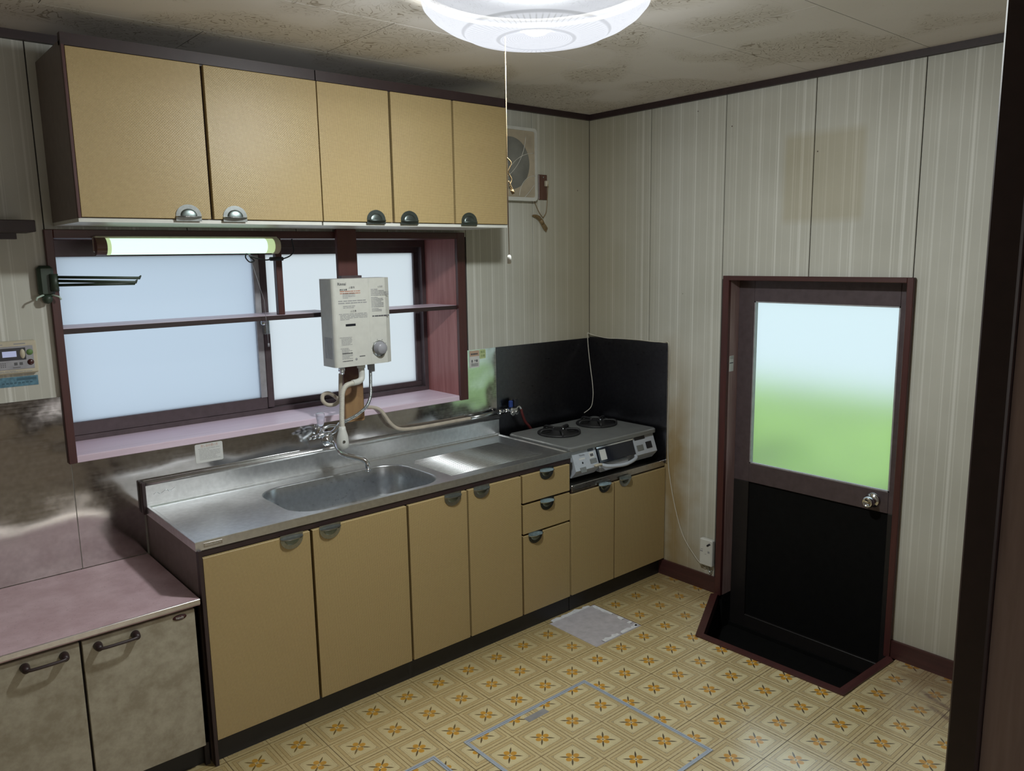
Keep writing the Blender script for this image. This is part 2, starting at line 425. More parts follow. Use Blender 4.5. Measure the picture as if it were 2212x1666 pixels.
def text(name, body, size, at, ux, uy, mat, parent, bold=0., width=None):
    me = textmesh(body, size, bold); ux, uy = Vector(ux).normalized(), Vector(uy).normalized(); n = ux.cross(uy)
    if width and len(me.vertices):
        xs = [q.co.x for q in me.vertices]; f = width/(max(xs)-min(xs)); me.transform(Matrix.Diagonal((f, 1, 1, 1)))
    me.transform(Matrix(((ux.x, uy.x, n.x, at[0]), (ux.y, uy.y, n.y, at[1]), (ux.z, uy.z, n.z, at[2]), (0, 0, 0, 1))))
    return obj(name, me, mat, parent)
def strokes(rects, plane, d=.0003):
    """flat print on a plane facing the room: rects (u0,u1,z0,z1); plane ('y',value) or ('x',value)"""
    m = MB(); ax, v = plane
    for a, b, c, e in rects:
        if ax == 'y': m.box(a, b, v-d, v, c, e)
        else: m.box(v-d, v, a, b, c, e)
    return m
def lines_of_print(u0, u1, z1, z0, n, rnd, words=True, h=.45, indent=0):
    out = []; dz = (z1-z0)/n
    for i in range(n):
        zt = z1-i*dz; x = u0+(indent if i else 0); end = u0+(u1-u0)*(1 if rnd.random() < .7 else .35+.5*rnd.random())
        while x < end:
            L = min((.25+.75*rnd.random())*(u1-u0)*.22, end-x)
            if L > (u1-u0)*.02: out.append((x, x+L, zt-dz*h, zt))
            x += L+(u1-u0)*(.012+.02*rnd.random())
    return out
# convex polygon minus convex polygon -> convex pieces
def clip(poly, a, b, keep_left):
    out = []; n = len(poly)
    def side(p): return ((b[0]-a[0])*(p[1]-a[1])-(b[1]-a[1])*(p[0]-a[0]))*(1 if keep_left else -1)
    for i in range(n):
        p, q = poly[i], poly[(i+1) % n]; sp, sq = side(p), side(q)
        if sp >= 0: out.append(p)
        if (sp > 0 > sq) or (sp < 0 < sq):
            t = sp/(sp-sq); out.append((p[0]+(q[0]-p[0])*t, p[1]+(q[1]-p[1])*t))
    return out
def area(p): return .5*sum(p[i][0]*p[(i+1) % len(p)][1]-p[(i+1) % len(p)][0]*p[i][1] for i in range(len(p)))
def minus(poly, hole):
    """hole counter-clockwise"""
    out, rest = [], poly
    for i in range(len(hole)):
        a, b = hole[i], hole[(i+1) % len(hole)]
        o = clip(rest, a, b, False)
        if len(o) > 2 and abs(area(o)) > 1e-7: out.append(o)
        rest = clip(rest, a, b, True)
        if len(rest) < 3 or abs(area(rest)) < 1e-7: return out
    return out
def rectp(x0, x1, y0, y1): return [(x0, y0), (x1, y0), (x1, y1), (x0, y1)]

# ================================================================== THE SETTING
CEIL = 2.533; TRIMZ = 2.504; XL, YF = -3.75, -2.75          # room: x XL..0, y YF..0
NOTCH = [(-.043, -.912), (-.477, -1.133), (-.459, -1.838), (-.040, -1.851)]   # ccw (x,y)
NOTCH = NOTCH if area(NOTCH) > 0 else NOTCH[::-1]
NOTCHX = [(.12, -.905), (.12, -1.86)]
HOLE = [(.05, -.905), (-.477, -1.133), (-.459, -1.838), (.05, -1.851)]
HOLE = HOLE if area(HOLE) > 0 else HOLE[::-1]
H1 = (-1.775, -1.137, -1.695, -1.053)       # floor hatch x0,x1,y0,y1
H2 = (-2.54, -1.901, -1.688, -1.046)
PATCH = (-.889, -.573, -.892, -.576)
# ---- floor: slab, vinyl tiles
m = MB()
for p in minus(rectp(XL, .0, YF-.12, 0.), HOLE): m.prism(p, 'z', -.20, -.004)
floor = struct('floor', m, 'screed', 'old kitchen floor of square vinyl tiles printed with orange flowers')
G = .0007; TL = 2*TS; x00, y00 = -.889, -.892
i0 = math.floor((XL-x00)/TL); jn = math.floor((YF-y00)/TL)
for i in range(i0, 3):
    for j in range(jn, 3):
        if (i, j) == (0, 0): continue
        x0, x1 = max(x00+i*TL+G, XL), min(x00+(i+1)*TL-G, 0.); y0, y1 = max(y00+j*TL+G, YF), min(y00+(j+1)*TL-G, 0.)
        if x1-x0 < .01 or y1-y0 < .01 or y0 > -.30: continue
        ps = [rectp(x0, x1, y0, y1)]
        for h in (HOLE, rectp(H1[0], H1[1], H1[2], H1[3]), rectp(H2[0], H2[1], H2[2], H2[3])):
            ps = [q for p in ps for q in minus(p, h)]
        if not ps: continue
        m = MB()
        for p in ps: m.prism(p, 'z', -.004, 0.)
        obj('floor_tile', m, 'floor_vinyl', floor)
# bare square where a tile is missing, with glue left along its edges
m = MB(); m.box(PATCH[0]+.001, PATCH[1]-.001, PATCH[2]+.001, PATCH[3]-.001, -.0042, -.0022)
obj('bare_patch', m, 'screed', floor, 'grey bare square where one floor tile is missing')
rn = random.Random(3)
def ragged(x0, y0, x1, y1, wd, z=.0008, n=16, gap=.2):
    m = MB(); d = Vector((x1-x0, y1-y0, 0)); nn = Vector((-d.y, d.x, 0)).normalized(); top, bot = [], []
    for k in range(n+1):
        p = Vector((x0, y0, 0))+d*(k/n); top.append(p+nn*wd*(.35+.65*rn.random())); bot.append(p-nn*.002*rn.random())
    vs = [(*q[:2], z) for q in bot]+[(*q[:2], z) for q in top]+[(*q[:2], -.003) for q in bot]+[(*q[:2], -.003) for q in top]; N = n+1; F = []
    for k in range(n):
        if rn.random() < gap: continue
        F += [(k, k+1, N+k+1, N+k), (k, 2*N+k, 2*N+k+1, k+1), (N+k, N+k+1, 3*N+k+1, 3*N+k)]
    return m.add(vs, F)
a, b, c, d = PATCH[0]+.003, PATCH[1]-.003, PATCH[2]+.003, PATCH[3]-.003
for q in ((b-.02, d, a+.02, d, .020, .0), (b, c+.02, b, d-.02, .018, .35)):
    pass
obj('glue_residue', ragged(b-.03, d-.004, a+.02, d-.004, -.030, gap=.0), 'glue_white', floor)
obj('glue_residue', ragged(b-.004, c+.01, b-.004, d-.01, .026, gap=.25), 'glue_white', floor)
obj('glue_residue', ragged(a+.06, c+.004, b-.01, c+.004, .028, gap=.05), 'glue_white', floor)
# trim strip round the sunken step, and the step itself
def inset(poly, i): return poly
q = [(-.043, -.912), (-.477, -1.133), (-.459, -1.838), (-.040, -1.851)]
qi = [(-.01, -.935), (-.438, -1.152), (-.422, -1.803), (-.01, -1.815)]
m = MB()
for k in range(3):
    m.prism([q[k], q[k+1], qi[k+1], qi[k]], 'z', -.045, .007)
struct('trim_1', m, 'frame_wood_x', 'brown wooden edging round the sunken step at the back door')
m = MB(); zb = -.185
for k in range(3):
    a, b = Vector((*qi[k], 0)), Vector((*qi[k+1], 0)); n = Vector((-(b-a).y, (b-a).x, 0)).normalized()*.012; n = n if k != 9 else -n
    if (Vector((-.2, -1.5, 0))-a).dot(n) > 0: n = -n
    m.prism([tuple(a[:2]), tuple(b[:2]), tuple((b+n)[:2]), tuple((a+n)[:2])], 'z', zb, -.045)
m.prism([(.10, -.88), (-.50, -1.11), (-.48, -1.87), (.10, -1.88)], 'z', zb-.02, zb)
struct('step_well', m, 'step_shade', 'sunken step just inside the back door, shade put into its near-black colour', 'step')['kind'] = 'structure'

# ---- walls
WX0, WX1, WZ0, WZ1 = -2.728, -.966, 1.058, 1.852     # clear opening of the window
m = MB(); m.box(XL-.1, WX0-.02, .006, .13, -.2, CEIL+.1); m.box(WX1+.02, .14, .006, .13, -.2, CEIL+.1)
m.box(WX0-.02, WX1+.02, .006, .13, -.2, WZ0-.03); m.box(WX0-.02, WX1+.02, .006, .13, WZ1+.02, CEIL+.1)
wall_back = struct('wall_back', m, 'cabinet_gap', 'wall of striped panels behind the sink')
g = .0022
cols = [0., -.44, -.895, -1.35, -1.805, -2.26, -2.75, -3.205, XL]
for a, b in zip(cols, cols[1:]):
    x0, x1 = b+g, a-g
    if a <= -.89 and b >= -2.76:
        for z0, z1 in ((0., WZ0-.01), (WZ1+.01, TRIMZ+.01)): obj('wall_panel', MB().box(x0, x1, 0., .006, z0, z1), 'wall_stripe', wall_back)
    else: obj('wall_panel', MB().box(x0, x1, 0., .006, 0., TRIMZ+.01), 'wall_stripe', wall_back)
DY0, DY1, DZ = -.954, -1.797, 1.630                 # door clear opening
m = MB(); m.box(.006, .13, DY0+.02, .13, -.2, CEIL+.1); m.box(.006, .13, YF-.1, DY1-.02, -.2, CEIL+.1); m.box(.006, .13, DY1-.02, DY0+.02, DZ+.02, CEIL+.1)
wall_right = struct('wall_right', m, 'cabinet_gap', 'wall of striped panels with the back door')
cols = [0., -.4456, -.9006, -1.3556, -1.8106, -2.2656, YF]
for a, b in zip(cols, cols[1:]):
    z0 = DZ+.005 if a < -.89 and b > -1.82 else 0.
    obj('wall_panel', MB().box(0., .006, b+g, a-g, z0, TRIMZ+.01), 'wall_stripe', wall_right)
struct('wall_left', MB().box(XL-.1, XL, -6.4, .13, -.2, CEIL+.1), 'plaster')
# partition towards the next room: post, jamb board, wall
m = MB(); m.box(-1.90, .0, YF-.10, YF, -.2, CEIL+.1); m.box(XL, -1.90, YF-.10, YF, 2.40, CEIL+.1)
struct('wall_front', m, 'plaster')
struct('trim_2', MB().box(-1.985, -1.90, -2.783, -2.735, 0., 2.40, .003), 'dark_brown', 'dark brown wooden post of the opening into the kitchen', 'post')
struct('trim_3', MB().box(-1.972, -1.90, -2.92, -2.784, 0., 2.40), 'brown_jamb', 'dull brown jamb board of the kitchen opening', 'jamb')
# the next room, where the photographer stands
struct('floor_next_room', MB().box(XL, 0., -6.4, YF-.12, -.2, 0.), 'tatami')
struct('wall_next_room', MB().box(0., .1, -6.4, YF-.1, -.2, CEIL+.1), 'plaster')
m = MB(); m.box(XL, 0., -6.5, -6.4, -.2, .75); m.box(XL, 0., -6.5, -6.4, 2.05, CEIL+.1); m.box(XL, -3.2, -6.5, -6.4, .75, 2.05); m.box(-.6, 0., -6.5, -6.4, .75, 2.05)
struct('wall_far_room', m, 'plaster')
wn = thing('fill_window', 'unseen glowing window added in the next room as fill light', None, (-1.9, -6.42, .75), kind='structure')
obj('pane', MB().box(-3.2, -.6, -6.45, -6.44, .75, 2.05), 'fill_paper', wn)  # glowing sheet added to fill the kitchen with light
m = MB()
for k in range(9): m.box(-3.2+k*.325-.012, -3.2+k*.325+.012, -6.44, -6.41, .75, 2.05)
for k in range(5): m.box(-3.2, -.6, -6.438, -6.412, .75+k*.325-.01, .75+k*.325+.01)
obj('lattice', m, 'frame_wood', wn)
# ---- ceiling
ceiling = struct('ceiling', MB().box(XL-.1, .14, -6.5, .13, CEIL+.0008, CEIL+.1), 'cabinet_gap', 'papered board ceiling with a faint scroll print')
ys = [0., -.372, -.845, -1.338, -1.823, -2.306, YF]
for r, (a, b) in enumerate(zip(ys, ys[1:])):
    off = (-.87, -1.33)[(r+1) % 2]; xs = [0.]; x = off
    while x > XL: xs.append(x); x -= .95
    xs.append(XL)
    for c, d in zip(xs, xs[1:]): obj('ceiling_board', MB().box(d+.0012, c-.0012, b+.0012, a-.0012, CEIL, CEIL+.0008), 'ceiling_paper', ceiling)
obj('ceiling_board', MB().box(XL, 0., -6.4, YF-.1, CEIL, CEIL+.0008), 'ceiling_paper', ceiling)
struct('trim_4', MB().box(-.022, 0., YF, 0., TRIMZ, CEIL), 'dark_wood', 'thin dark moulding where the panelled wall with the door meets the ceiling', 'moulding')
struct('trim_5', MB().box(XL, -.022, -.022, 0., TRIMZ, CEIL), 'dark_wood', 'thin dark moulding where the window wall meets the ceiling', 'moulding')
m = MB(); m.box(-.014, 0., -.918, -.02, 0., .085); m.box(-.014, 0., YF, -1.824, 0., .080)
struct('baseboard_right', m, 'frame_wood_y', 'dark red-brown baseboard below the striped panels', 'baseboard')

# ---- window
win = thing('window_1', 'wide recessed sliding window with frosted panes and red-brown wood surround', None, (-1.85, .0, 1.06), kind='structure')
obj('casing', MB().box(-2.756, WX0, -.022, .0, 1.040, 1.882, .002), 'frame_wood', win)
obj('casing', MB().box(WX1, -.918, -.022, .0, 1.040, 1.882, .002), 'frame_wood', win)
obj('casing', MB().box(WX0, WX1, -.022, .0, WZ1, 1.882, .002), 'frame_wood_x', win)
obj('jamb', MB().box(WX0-.018, WX0, .0, .335, WZ0, WZ1), 'pink_jamb', win)
obj('jamb', MB().box(WX1, WX1+.018, .0, .335, WZ0, WZ1), 'pink_jamb', win, 'faded pinkish red wooden jamb')
obj('head_board', MB().box(WX0-.018, WX1+.018, .0, .335, WZ1, WZ1+.018), 'frame_wood_x', win)
obj('sill', MB().box(WX0-.018, WX1+.018, -.006, .335, WZ0-.022, WZ0+.006, .003), 'pink_sill', win, 'faded pinkish wooden sill board')
m = MB()   # fixed aluminium frame of the sliding sashes
m.box(WX0, WX1, .262, .335, WZ0+.006, 1.085); m.box(WX0, WX1, .262, .335, 1.818, WZ1)
m.box(WX0, WX0+.03, .262, .335, 1.085, 1.818); m.box(WX1-.022, WX1, .262, .335, 1.085, 1.818)
obj('track_frame', m, 'bronze_sash', win)
def sash(x0, x1, y, zb, glass, lw, rw, lmat, rmat):
    s = obj('sash', MB().box(x0, x1, y, y+.028, 1.085, zb, .002).box(x0, x1, y, y+.028, 1.788, 1.82, .002), 'bronze_sash', win)
    obj('stile', MB().box(x0, x0+lw, y-.002, y+.03, zb, 1.788, .002), lmat, s)
    obj('stile', MB().box(x1-rw, x1, y-.002, y+.03, zb, 1.788, .002), rmat, s)
    obj('pane', MB().box(x0+lw, x1-rw, y+.012, y+.016, zb, 1.788), glass, s)
    return s
s1 = sash(WX0+.028, -1.866, .266, 1.138, 'window_glass', .018, .030, 'bronze_sash', 'light_sash')
s2 = sash(-1.868, WX1-.02, .300, 1.112, 'window_glass_pale', .045, .028, 'bronze_sash', 'bronze_sash')
obj('meeting_stile', MB().box(-1.866, -1.836, .26, .298, 1.09, 1.818, .002), 'bronze_sash', win)
m = MB(); m.box(-1.872, -1.846, .235, .262, 1.43, 1.50, .004); m.lathe((-1.873, .240, 1.485), (0, -1, 0), [(.0, -.004), (.012, -.004), (.016, .004), (.012, .012), (0, .014)], 14)
obj('latch', m, 'worn_chrome', win, 'grey metal crescent latch')
obj('shelf_edge_shade', MB().box(WX0, -1.638, -.006, -.002, 1.512, 1.531).box(-1.54, WX1, -.006, -.002, 1.505, 1.524), 'dark_wood', win)  # dark strip for the backlit shade on the shelf's front face
m = MB(); m.box(WX0, -1.638, -.002, .20, 1.514, 1.532, .002); m.box(-1.54, WX1, -.002, .20, 1.507, 1.525, .002)
m.box(-1.64, -1.538, .0, .20, 1.512, 1.528, .002)
obj('shelf_board', m, 'pink_sill', win, 'thin shelf board across the window recess')
obj('divider', MB().box(-1.905, -1.877, .0, .028, 1.532, WZ1, .002), 'frame_wood', win)

# ---- back door
dr = thing('door_1', 'brown back door with a large frosted pane over a dark panel', None, (.07, -1.38, -.18), kind='structure')
obj('casing', MB().box(-.022, .0, DY0, -.919, .0, 1.652, .002), 'frame_wood', dr)
obj('casing', MB().box(-.022, .0, -1.824, DY1, .0, 1.652, .002), 'frame_wood', dr)
obj('casing', MB().box(-.022, .0, DY1, DY0, DZ, 1.652, .002), 'frame_wood_y', dr)
obj('jamb', MB().box(-.0, .13, DY0, DY0+.02, .0, DZ), 'lit_jamb', dr, 'worn pinkish wooden jamb with the pane light put into its pale colour')
obj('jamb_foot', MB().box(-.0, .13, DY0, DY0+.02, -.22, 0.), 'step_shade', dr)  # jamb below floor level, its shade put into the colour
obj('jamb', MB().box(-.0, .13, DY1-.02, DY1, .0, DZ), 'frame_wood', dr)
obj('jamb_foot', MB().box(-.0, .13, DY1-.02, DY1, -.22, 0.), 'step_shade', dr)
obj('jamb', MB().box(-.0, .13, DY1, DY0, DZ, DZ+.02), 'frame_wood_y', dr)
GY0, GY1, GZ0, GZ1 = -1.040, -1.738, .712, 1.527
DXX = .072
m = MB(); m.box(DXX, DXX+.036, DY1, GY1, .615, 1.631, .002); m.box(DXX, DXX+.036, GY0, DY0, .615, 1.631, .002)
m.box(DXX, DXX+.036, GY1, GY0, GZ1, 1.631, .002); m.box(DXX, DXX+.036, GY1, GY0, .615, GZ0, .002)
obj('leaf_frame', m, 'bronze_sash', dr, 'dark bronze rails and stiles')
m = MB(); m.box(DXX, DXX+.036, DY1, GY1, -.17, .615, .002); m.box(DXX, DXX+.036, GY0, DY0, -.17, .615, .002); m.box(DXX, DXX+.036, GY1, GY0, -.17, -.10, .002)  # lower part of the bronze stiles, darkened to stand for shade
obj('lower_frame', m, 'black_paint', dr, 'lower stiles and rail with shade put into a near-black colour')
obj('threshold', MB().box(.06, .14, DY1-.02, DY0+.02, -.30, -.165), 'step_shade', dr)
obj('lower_panel', MB().box(DXX+.012, DXX+.024, GY1, GY0, -.10, .615), 'step_shade', dr, 'lower panel with shade put into its near-black colour')
obj('pane', MB().box(DXX+.014, DXX+.019, GY1, GY0, GZ0, GZ1), 'door_glass', dr, 'frosted pane with green garden light')
m = MB(); w_ = .006
m.box(DXX+.002, DXX+.013, GY1, GY0, GZ0, GZ0+w_); m.box(DXX+.002, DXX+.013, GY1, GY0, GZ1-w_, GZ1); m.box(DXX+.002, DXX+.013, GY0-w_, GY0, GZ0, GZ1); m.box(DXX+.002, DXX+.013, GY1, GY1+w_, GZ0, GZ1)
obj('glazing_bead', m, 'light_sash', dr)
m = MB(); m.lathe((DXX, -1.672, .664), (-1, 0, 0), [(0, 0), (.034, 0), (.034, .004), (.026, .010), (.013, .013), (.013, .026), (.022, .030), (.026, .042), (.024, .058), (.018, .064), (.016, .060), (0, .058)], 28)
obj('knob', m, 'chrome', dr, 'round chrome knob')
struct('outside_ground', MB().box(.14, 9, -12, 8, -.6, -.5), 'soil_green', 'green garden ground outside the back door')
m = MB()
for k in range(46):
    yy = -7+k*.25+random.uniform(-.1, .1); hh = random.uniform(.45, .75); xx = 2.6+random.uniform(-.5, .5)
    m.lathe((xx, yy, -.5), (0, 0, 1), [(.35, 0), (.42, hh*.4), (.34, hh*.8), (.12, hh), (0, hh+.03)], 9)
hd = obj('garden_hedge', m, 'soil_green', None, 'low green hedge beyond the back door', cat='hedge', kind='stuff')

# ================================================================== CABINETS
def cup_pull(cx, y, zs, flip, parent, mat='worn_chrome', w=.088, h=.058):
    """half-round cup pull; zs = height of its straight edge; flip: straight edge on top"""
    m = MB(); sg = -1 if flip else 1; n = 22
    def arc(rw, rh, base=0): return [(cx+rw*math.cos(PI*k/n), zs+sg*(base+rh*math.sin(PI*k/n))) for k in range(n+1)]
    P = [(cx+w/2, zs), (cx+w/2, zs+sg*h*.30)]+arc(w/2, h*.70, h*.30)[1:-1]+[(cx-w/2, zs+sg*h*.30), (cx-w/2, zs)]
    m.prism(P, 'y', y-.0025, y)
    n0 = len(m.f)
    rows = 6; vs = []; rw, rh, d = w*.33, h*.42, .006
    for i in range(rows+1):
        f = math.cos(PI/2*i/rows); e = math.sin(PI/2*i/rows)
        for k in range(n+1):
            a = PI*k/n; vs.append((cx+rw*f*math.cos(a), y-.0025-d*e, zs+sg*(h*.32+rh*f*math.sin(a))))
    m.add(vs, [(i*(n+1)+k, i*(n+1)+k+1, (i+1)*(n+1)+k+1, (i+1)*(n+1)+k) for i in range(rows) for k in range(n)], True)
    # lip: half-ellipse flange standing out from the plate
    nd = len(m.f)
    zl = zs+sg*h*.26; L = [(cx+w*.5*math.cos(PI*k/n), y-.0025-.024*math.sin(PI*k/n)) for k in range(n+1)]
    m.prism(L, 'z', zl-.0016, zl+.0016)
    o = obj('handle', m, mat, parent); o.data.materials.append(MATS['dark_chrome'])
    for p in o.data.polygons:
        if n0 <= p.index < nd: p.material_index = 1
    return o
def front(name, x0, x1, y, z0, z1, mat, parent, th=.019):
    return obj(name, MB().box(x0, x1, y, y+th, z0, z1, .0012), mat, parent)
GAP = .0055
# wall cabinets
def wall_cab(x0, x1, splits, pulls, label, matp, ends):
    c = thing('wall_cabinet', label, 'cabinet', ((x0+x1)/2, -.18, 1.90), 'wall cabinets above the window')
    m = MB(); m.box(x0, x1, -.36, -.002, 1.905, 1.917); m.box(x0, x1, -.36, -.002, 2.42, 2.44)
    m.box(x0, x0+.016, -.36, -.002, 1.917, 2.42); m.box(x1-.016, x1, -.36, -.002, 1.917, 2.42); m.box(x0+.016, x1-.016, -.012, -.002, 1.917, 2.42)
    m.box(x0+.016, x1-.016, -.352, -.34, 1.917, 2.42)
    obj('carcass', m, 'side_laminate', c)
    obj('bottom_board', MB().box(x0+.001, x1-.001, -.372, -.004, 1.893, 1.905), 'white_plastic', c, 'pale underside board')
    obj('top_rail', MB().box(x0, x1, -.374, -.345, 2.425, 2.462), 'dark_brown', c)
    if ends[0]: obj('edge_strip', MB().box(x0, x0+.008, -.379, -.360, 1.906, 2.425), 'frame_wood', c)
    if ends[1]: obj('edge_strip', MB().box(x1-.004, x1, -.379, -.360, 1.906, 2.425), 'side_laminate', c)
    xs = [x0+(.009 if ends[0] else 0)]+splits+[x1-(.005 if ends[1] else 0)]
    for i, (a, b) in enumerate(zip(xs, xs[1:])):
        d = front('door', a+GAP*(i > 0), b-GAP*(i < len(xs)-2), -.38, 1.908, 2.422, 'woven_laminate', c)
        cup_pull(pulls[i], -.38, 1.900, False, d, matp[i], .086, .056)
    return c
wall_cab(-2.722, -1.876, [-2.299], [-2.381, -2.219], 'wall cabinet with two wide woven tan doors above the fluorescent lamp', ['worn_chrome', 'worn_chrome'], (1, 0))
wall_cab(-1.872, -.937, [-1.556, -1.242], [-1.640, -1.480, -1.166], 'wall cabinet with three narrow woven tan doors beside the ventilation fan', ['dark_chrome']*3, (0, 1))
# sink cabinet
sx0, sx1 = -2.508, -.722
c = thing('sink_cabinet', 'long sink cabinet with four woven tan doors and three drawers', 'cabinet', ((sx0+sx1)/2, -.28, 0))
m = MB(); m.box(sx0+.02, sx1-.02, -.55, -.54, .09, .77); m.box(sx0+.02, sx1-.02, -.54, -.01, .09, .105)
m.box(sx0+.02, sx1-.02, -.02, -.01, .105, .60)
obj('carcass', m, 'cabinet_gap', c)
obj('side_panel', MB().box(sx0, sx0+.02, -.553, -.006, .0, .797), 'side_laminate', c)
obj('side_panel', MB().box(sx1-.02, sx1, -.553, -.006, .089, .797), 'cabinet_gap', c)
obj('edge_strip', MB().box(sx0, sx0+.012, -.578, -.553, .0, .797), 'dark_brown', c)
obj('top_rail', MB().box(sx0+.012, sx1, -.562, -.54, .772, .797), 'dark_brown', c)
obj('toe_kick', MB().box(sx0+.012, sx1, -.545, -.53, .0, .088), 'black_paint', c)
dsp = [sx0+.014, -2.095, -1.670, -1.362, -1.050]; pulls = [-2.173, -2.018, -1.442, -1.286]
for i in range(4):
    d = front('door', dsp[i]+(.005 if i else 0), dsp[i+1]-.005, -.575, .094, .769, 'woven_laminate', c)
    cup_pull(pulls[i], -.575, .778, True, d, 'worn_chrome')
for z0, z1, px, pz in ((.638, .769, -.895, .784), (.489, .628, -.893, .635), (.094, .479, -.970, .490)):
    d = front('drawer', -1.045, -.741, -.575, z0, z1, 'woven_laminate', c)
    cup_pull(px, -.575, pz, True, d, 'worn_chrome')
# stove cabinet
c = thing('stove_cabinet', 'low stove cabinet with two woven tan doors in the corner', 'cabinet', (-.36, -.28, 0))
m = MB(); m.box(-.718, -.702, -.553, -.01, .089, .632); m.box(-.02, -.004, -.553, -.01, .089, .632); m.box(-.70, -.02, -.55, -.54, .09, .60)
m.box(-.70, -.02, -.54, -.01, .09, .105)
obj('carcass', m, 'cabinet_gap', c)
obj('toe_kick', MB().box(-.718, -.004, -.545, -.53, 0, .088), 'black_paint', c)
obj('top_rail', MB().box(-.718, -.004, -.560, -.54, .606, .632), 'dark_brown', c)
obj('worktop', MB().box(-.719, -.003, -.566, -.006, .632, .638).box(-.719, -.003, -.568, -.563, .622, .654, .0015), 'steel_edge', c, 'stainless top with raised front lip')
for a, b, px in ((-.728, -.421, -.493), (-.413, -.006, -.338)):
    d = front('door', a, b, -.575, .094, .612, 'woven_laminate', c); cup_pull(px, -.575, .634, True, d, 'worn_chrome')
m = strokes([(-.702+k*.0125, -.694+k*.0125, .6335, .6425) for k in range(6)], ('y', -.568))
obj('name_plate', MB().box(-.708, -.622, -.5688, -.568, .629, .648, .0003), 'steel_edge', c)
text('lettering', 'CLEAN UP', .011, (-.665, -.5690, .6385), (1, 0, 0), (0, 0, 1), 'ink', c, width=.062)
# low cabinet on the other side of the sink, with its worktop
lx0, lx1 = -3.235, -2.516
c = thing('low_cabinet', 'low cabinet with two mottled grey-beige doors and dark bar handles', 'cabinet', ((lx0+lx1)/2, -.29, 0))
m = MB(); m.box(lx0, lx0+.016, -.545, -.01, 0, .607); m.box(lx1-.016, lx1, -.545, -.01, 0, .607); m.box(lx0, lx1, -.545, -.53, .085, .607); m.box(lx0, lx1, -.53, -.01, .085, .1)
obj('carcass', m, 'cabinet_gap', c)
obj('toe_kick', MB().box(lx0, lx1, -.525, -.51, 0, .085), 'black_paint', c)
for a, b, h0, h1 in ((-3.22, -2.886, -3.045, -2.920), (-2.878, -2.532, -2.845, -2.714)):
    d = obj('door', MB().box(a, b, -.565, -.546, .088, .598, .0015), 'mottled_laminate', c)
    z = .571; m = MB(); m.tube(curve([(h0+.012, -.566, z), (h0+.008, -.590, z), (h0+.020, -.598, z), ((h0+h1)/2, -.600, z), (h1-.020, -.598, z), (h1-.008, -.590, z), (h1-.012, -.566, z)], 5), .0052, 10)
    for hx in (h0+.010, h1-.010): m.lathe((hx, -.5655, z), (0, -1, 0), [(.0, 0), (.014, 0), (.013, .012), (.011, .024), (.008, .030), (0, .032)], 14)
    obj('handle', m, 'dark_brown', d, 'dark brown bar handle')
m = MB(); m.lathe((-2.582, -.565, .583), (0, -1, 0), [(.0, 0), (.023, 0), (.022, .002), (0, .0025)], 28)
me = m.mesh('badge')
for v in me.vertices: v.co.z = .583+(v.co.z-.583)*.42
b = obj('badge', me, 'badge_red', c, 'dark red oval maker badge')
text('lettering', 'handy', .011, (-2.582, -.5679, .583), (1, 0, 0), (0, 0, 1), 'paper_white', b)
wt = thing('low_worktop', 'worn pinkish worktop with a thin metal edge on the low cabinet', 'worktop', ((lx0+lx1)/2, -.29, .607))
obj('board', MB().box(lx0-.01, lx1+.001, -.574, -.006, .609, .632, .001), 'pink_worktop', wt)
obj('metal_edge', MB().box(lx0-.01, lx1+.001, -.580, -.574, .615, .6325, .001), 'steel_edge', wt, 'dented metal edging')

# ================================================================== SINK COUNTER
H = .827
sk = thing('sink_counter', 'long stainless counter with a sunken bowl and ribbed drainboard', 'sink', ((sx0+sx1)/2, -.29, .797))
bm = bmesh.new()
ox0, ox1, oy0, oy1 = -2.512, -.719, -.566, -.022
bx0, bx1, by0, by1, rad = -2.118, -1.437, -.522, -.122, .115
def rr_loop(x0, x1, y0, y1, r, n=9):
    out = []
    for cx, cy, a0 in ((x1-r, y1-r, 0), (x0+r, y1-r, 90), (x0+r, y0+r, 180), (x1-r, y0+r, 270)):
        for k in range(n+1):
            a = math.radians(a0+90*k/n); out.append((cx+r*math.cos(a), cy+r*math.sin(a)))
    return out
lip = .012; pz = H-.005
def ring(pts, z): return [bm.verts.new((x, y, z)) for x, y in pts]
def edges(r): return [bm.edges.new((r[i], r[(i+1) % len(r)])) for i in range(len(r))]
def bridge(a, b):
    for i in range(len(a)): bm.faces.new((a[i], a[(i+1) % len(a)], b[(i+1) % len(b)], b[i]))
o_bot = ring(rectp(ox0, ox1, oy0, oy1), H-.032); o_top = ring(rectp(ox0, ox1, oy0, oy1), H-.001)
l_top = ring(rectp(ox0+.002, ox1-.002, oy0+.002, oy1-.001), H); l_in = ring(rectp(ox0+lip, ox1-lip, oy0+lip, oy1-.010), H)
p_out = ring(rectp(ox0+lip+.006, ox1-lip-.006, oy0+lip+.006, oy1-.016), pz)
bridge(o_bot, o_top); bridge(o_top, l_top); bridge(l_top, l_in); bridge(l_in, p_out)
b0 = ring(rr_loop(bx0-.006, bx1+.006, by0-.006, by1+.006, rad+.006), pz)
e = [bm.edges.get((p_out[i], p_out[(i+1) % 4])) for i in range(4)]+edges(b0)
bmesh.ops.triangle_fill(bm, edges=e, use_beauty=True)
bmesh.ops.recalc_face_normals(bm, faces=bm.faces)
me = bpy.data.meshes.new('top_sheet'); bm.to_mesh(me); bm.free(); obj('top_sheet', me, 'steel_top', sk)
m = MB(); loops = [(-.006, 0.), (-.002, -.0015), (0., -.006), (.004, -.06), (.010, -.13), (.022, -.155), (.045, -.167), (.10, -.170)]
vs = []; N = 40
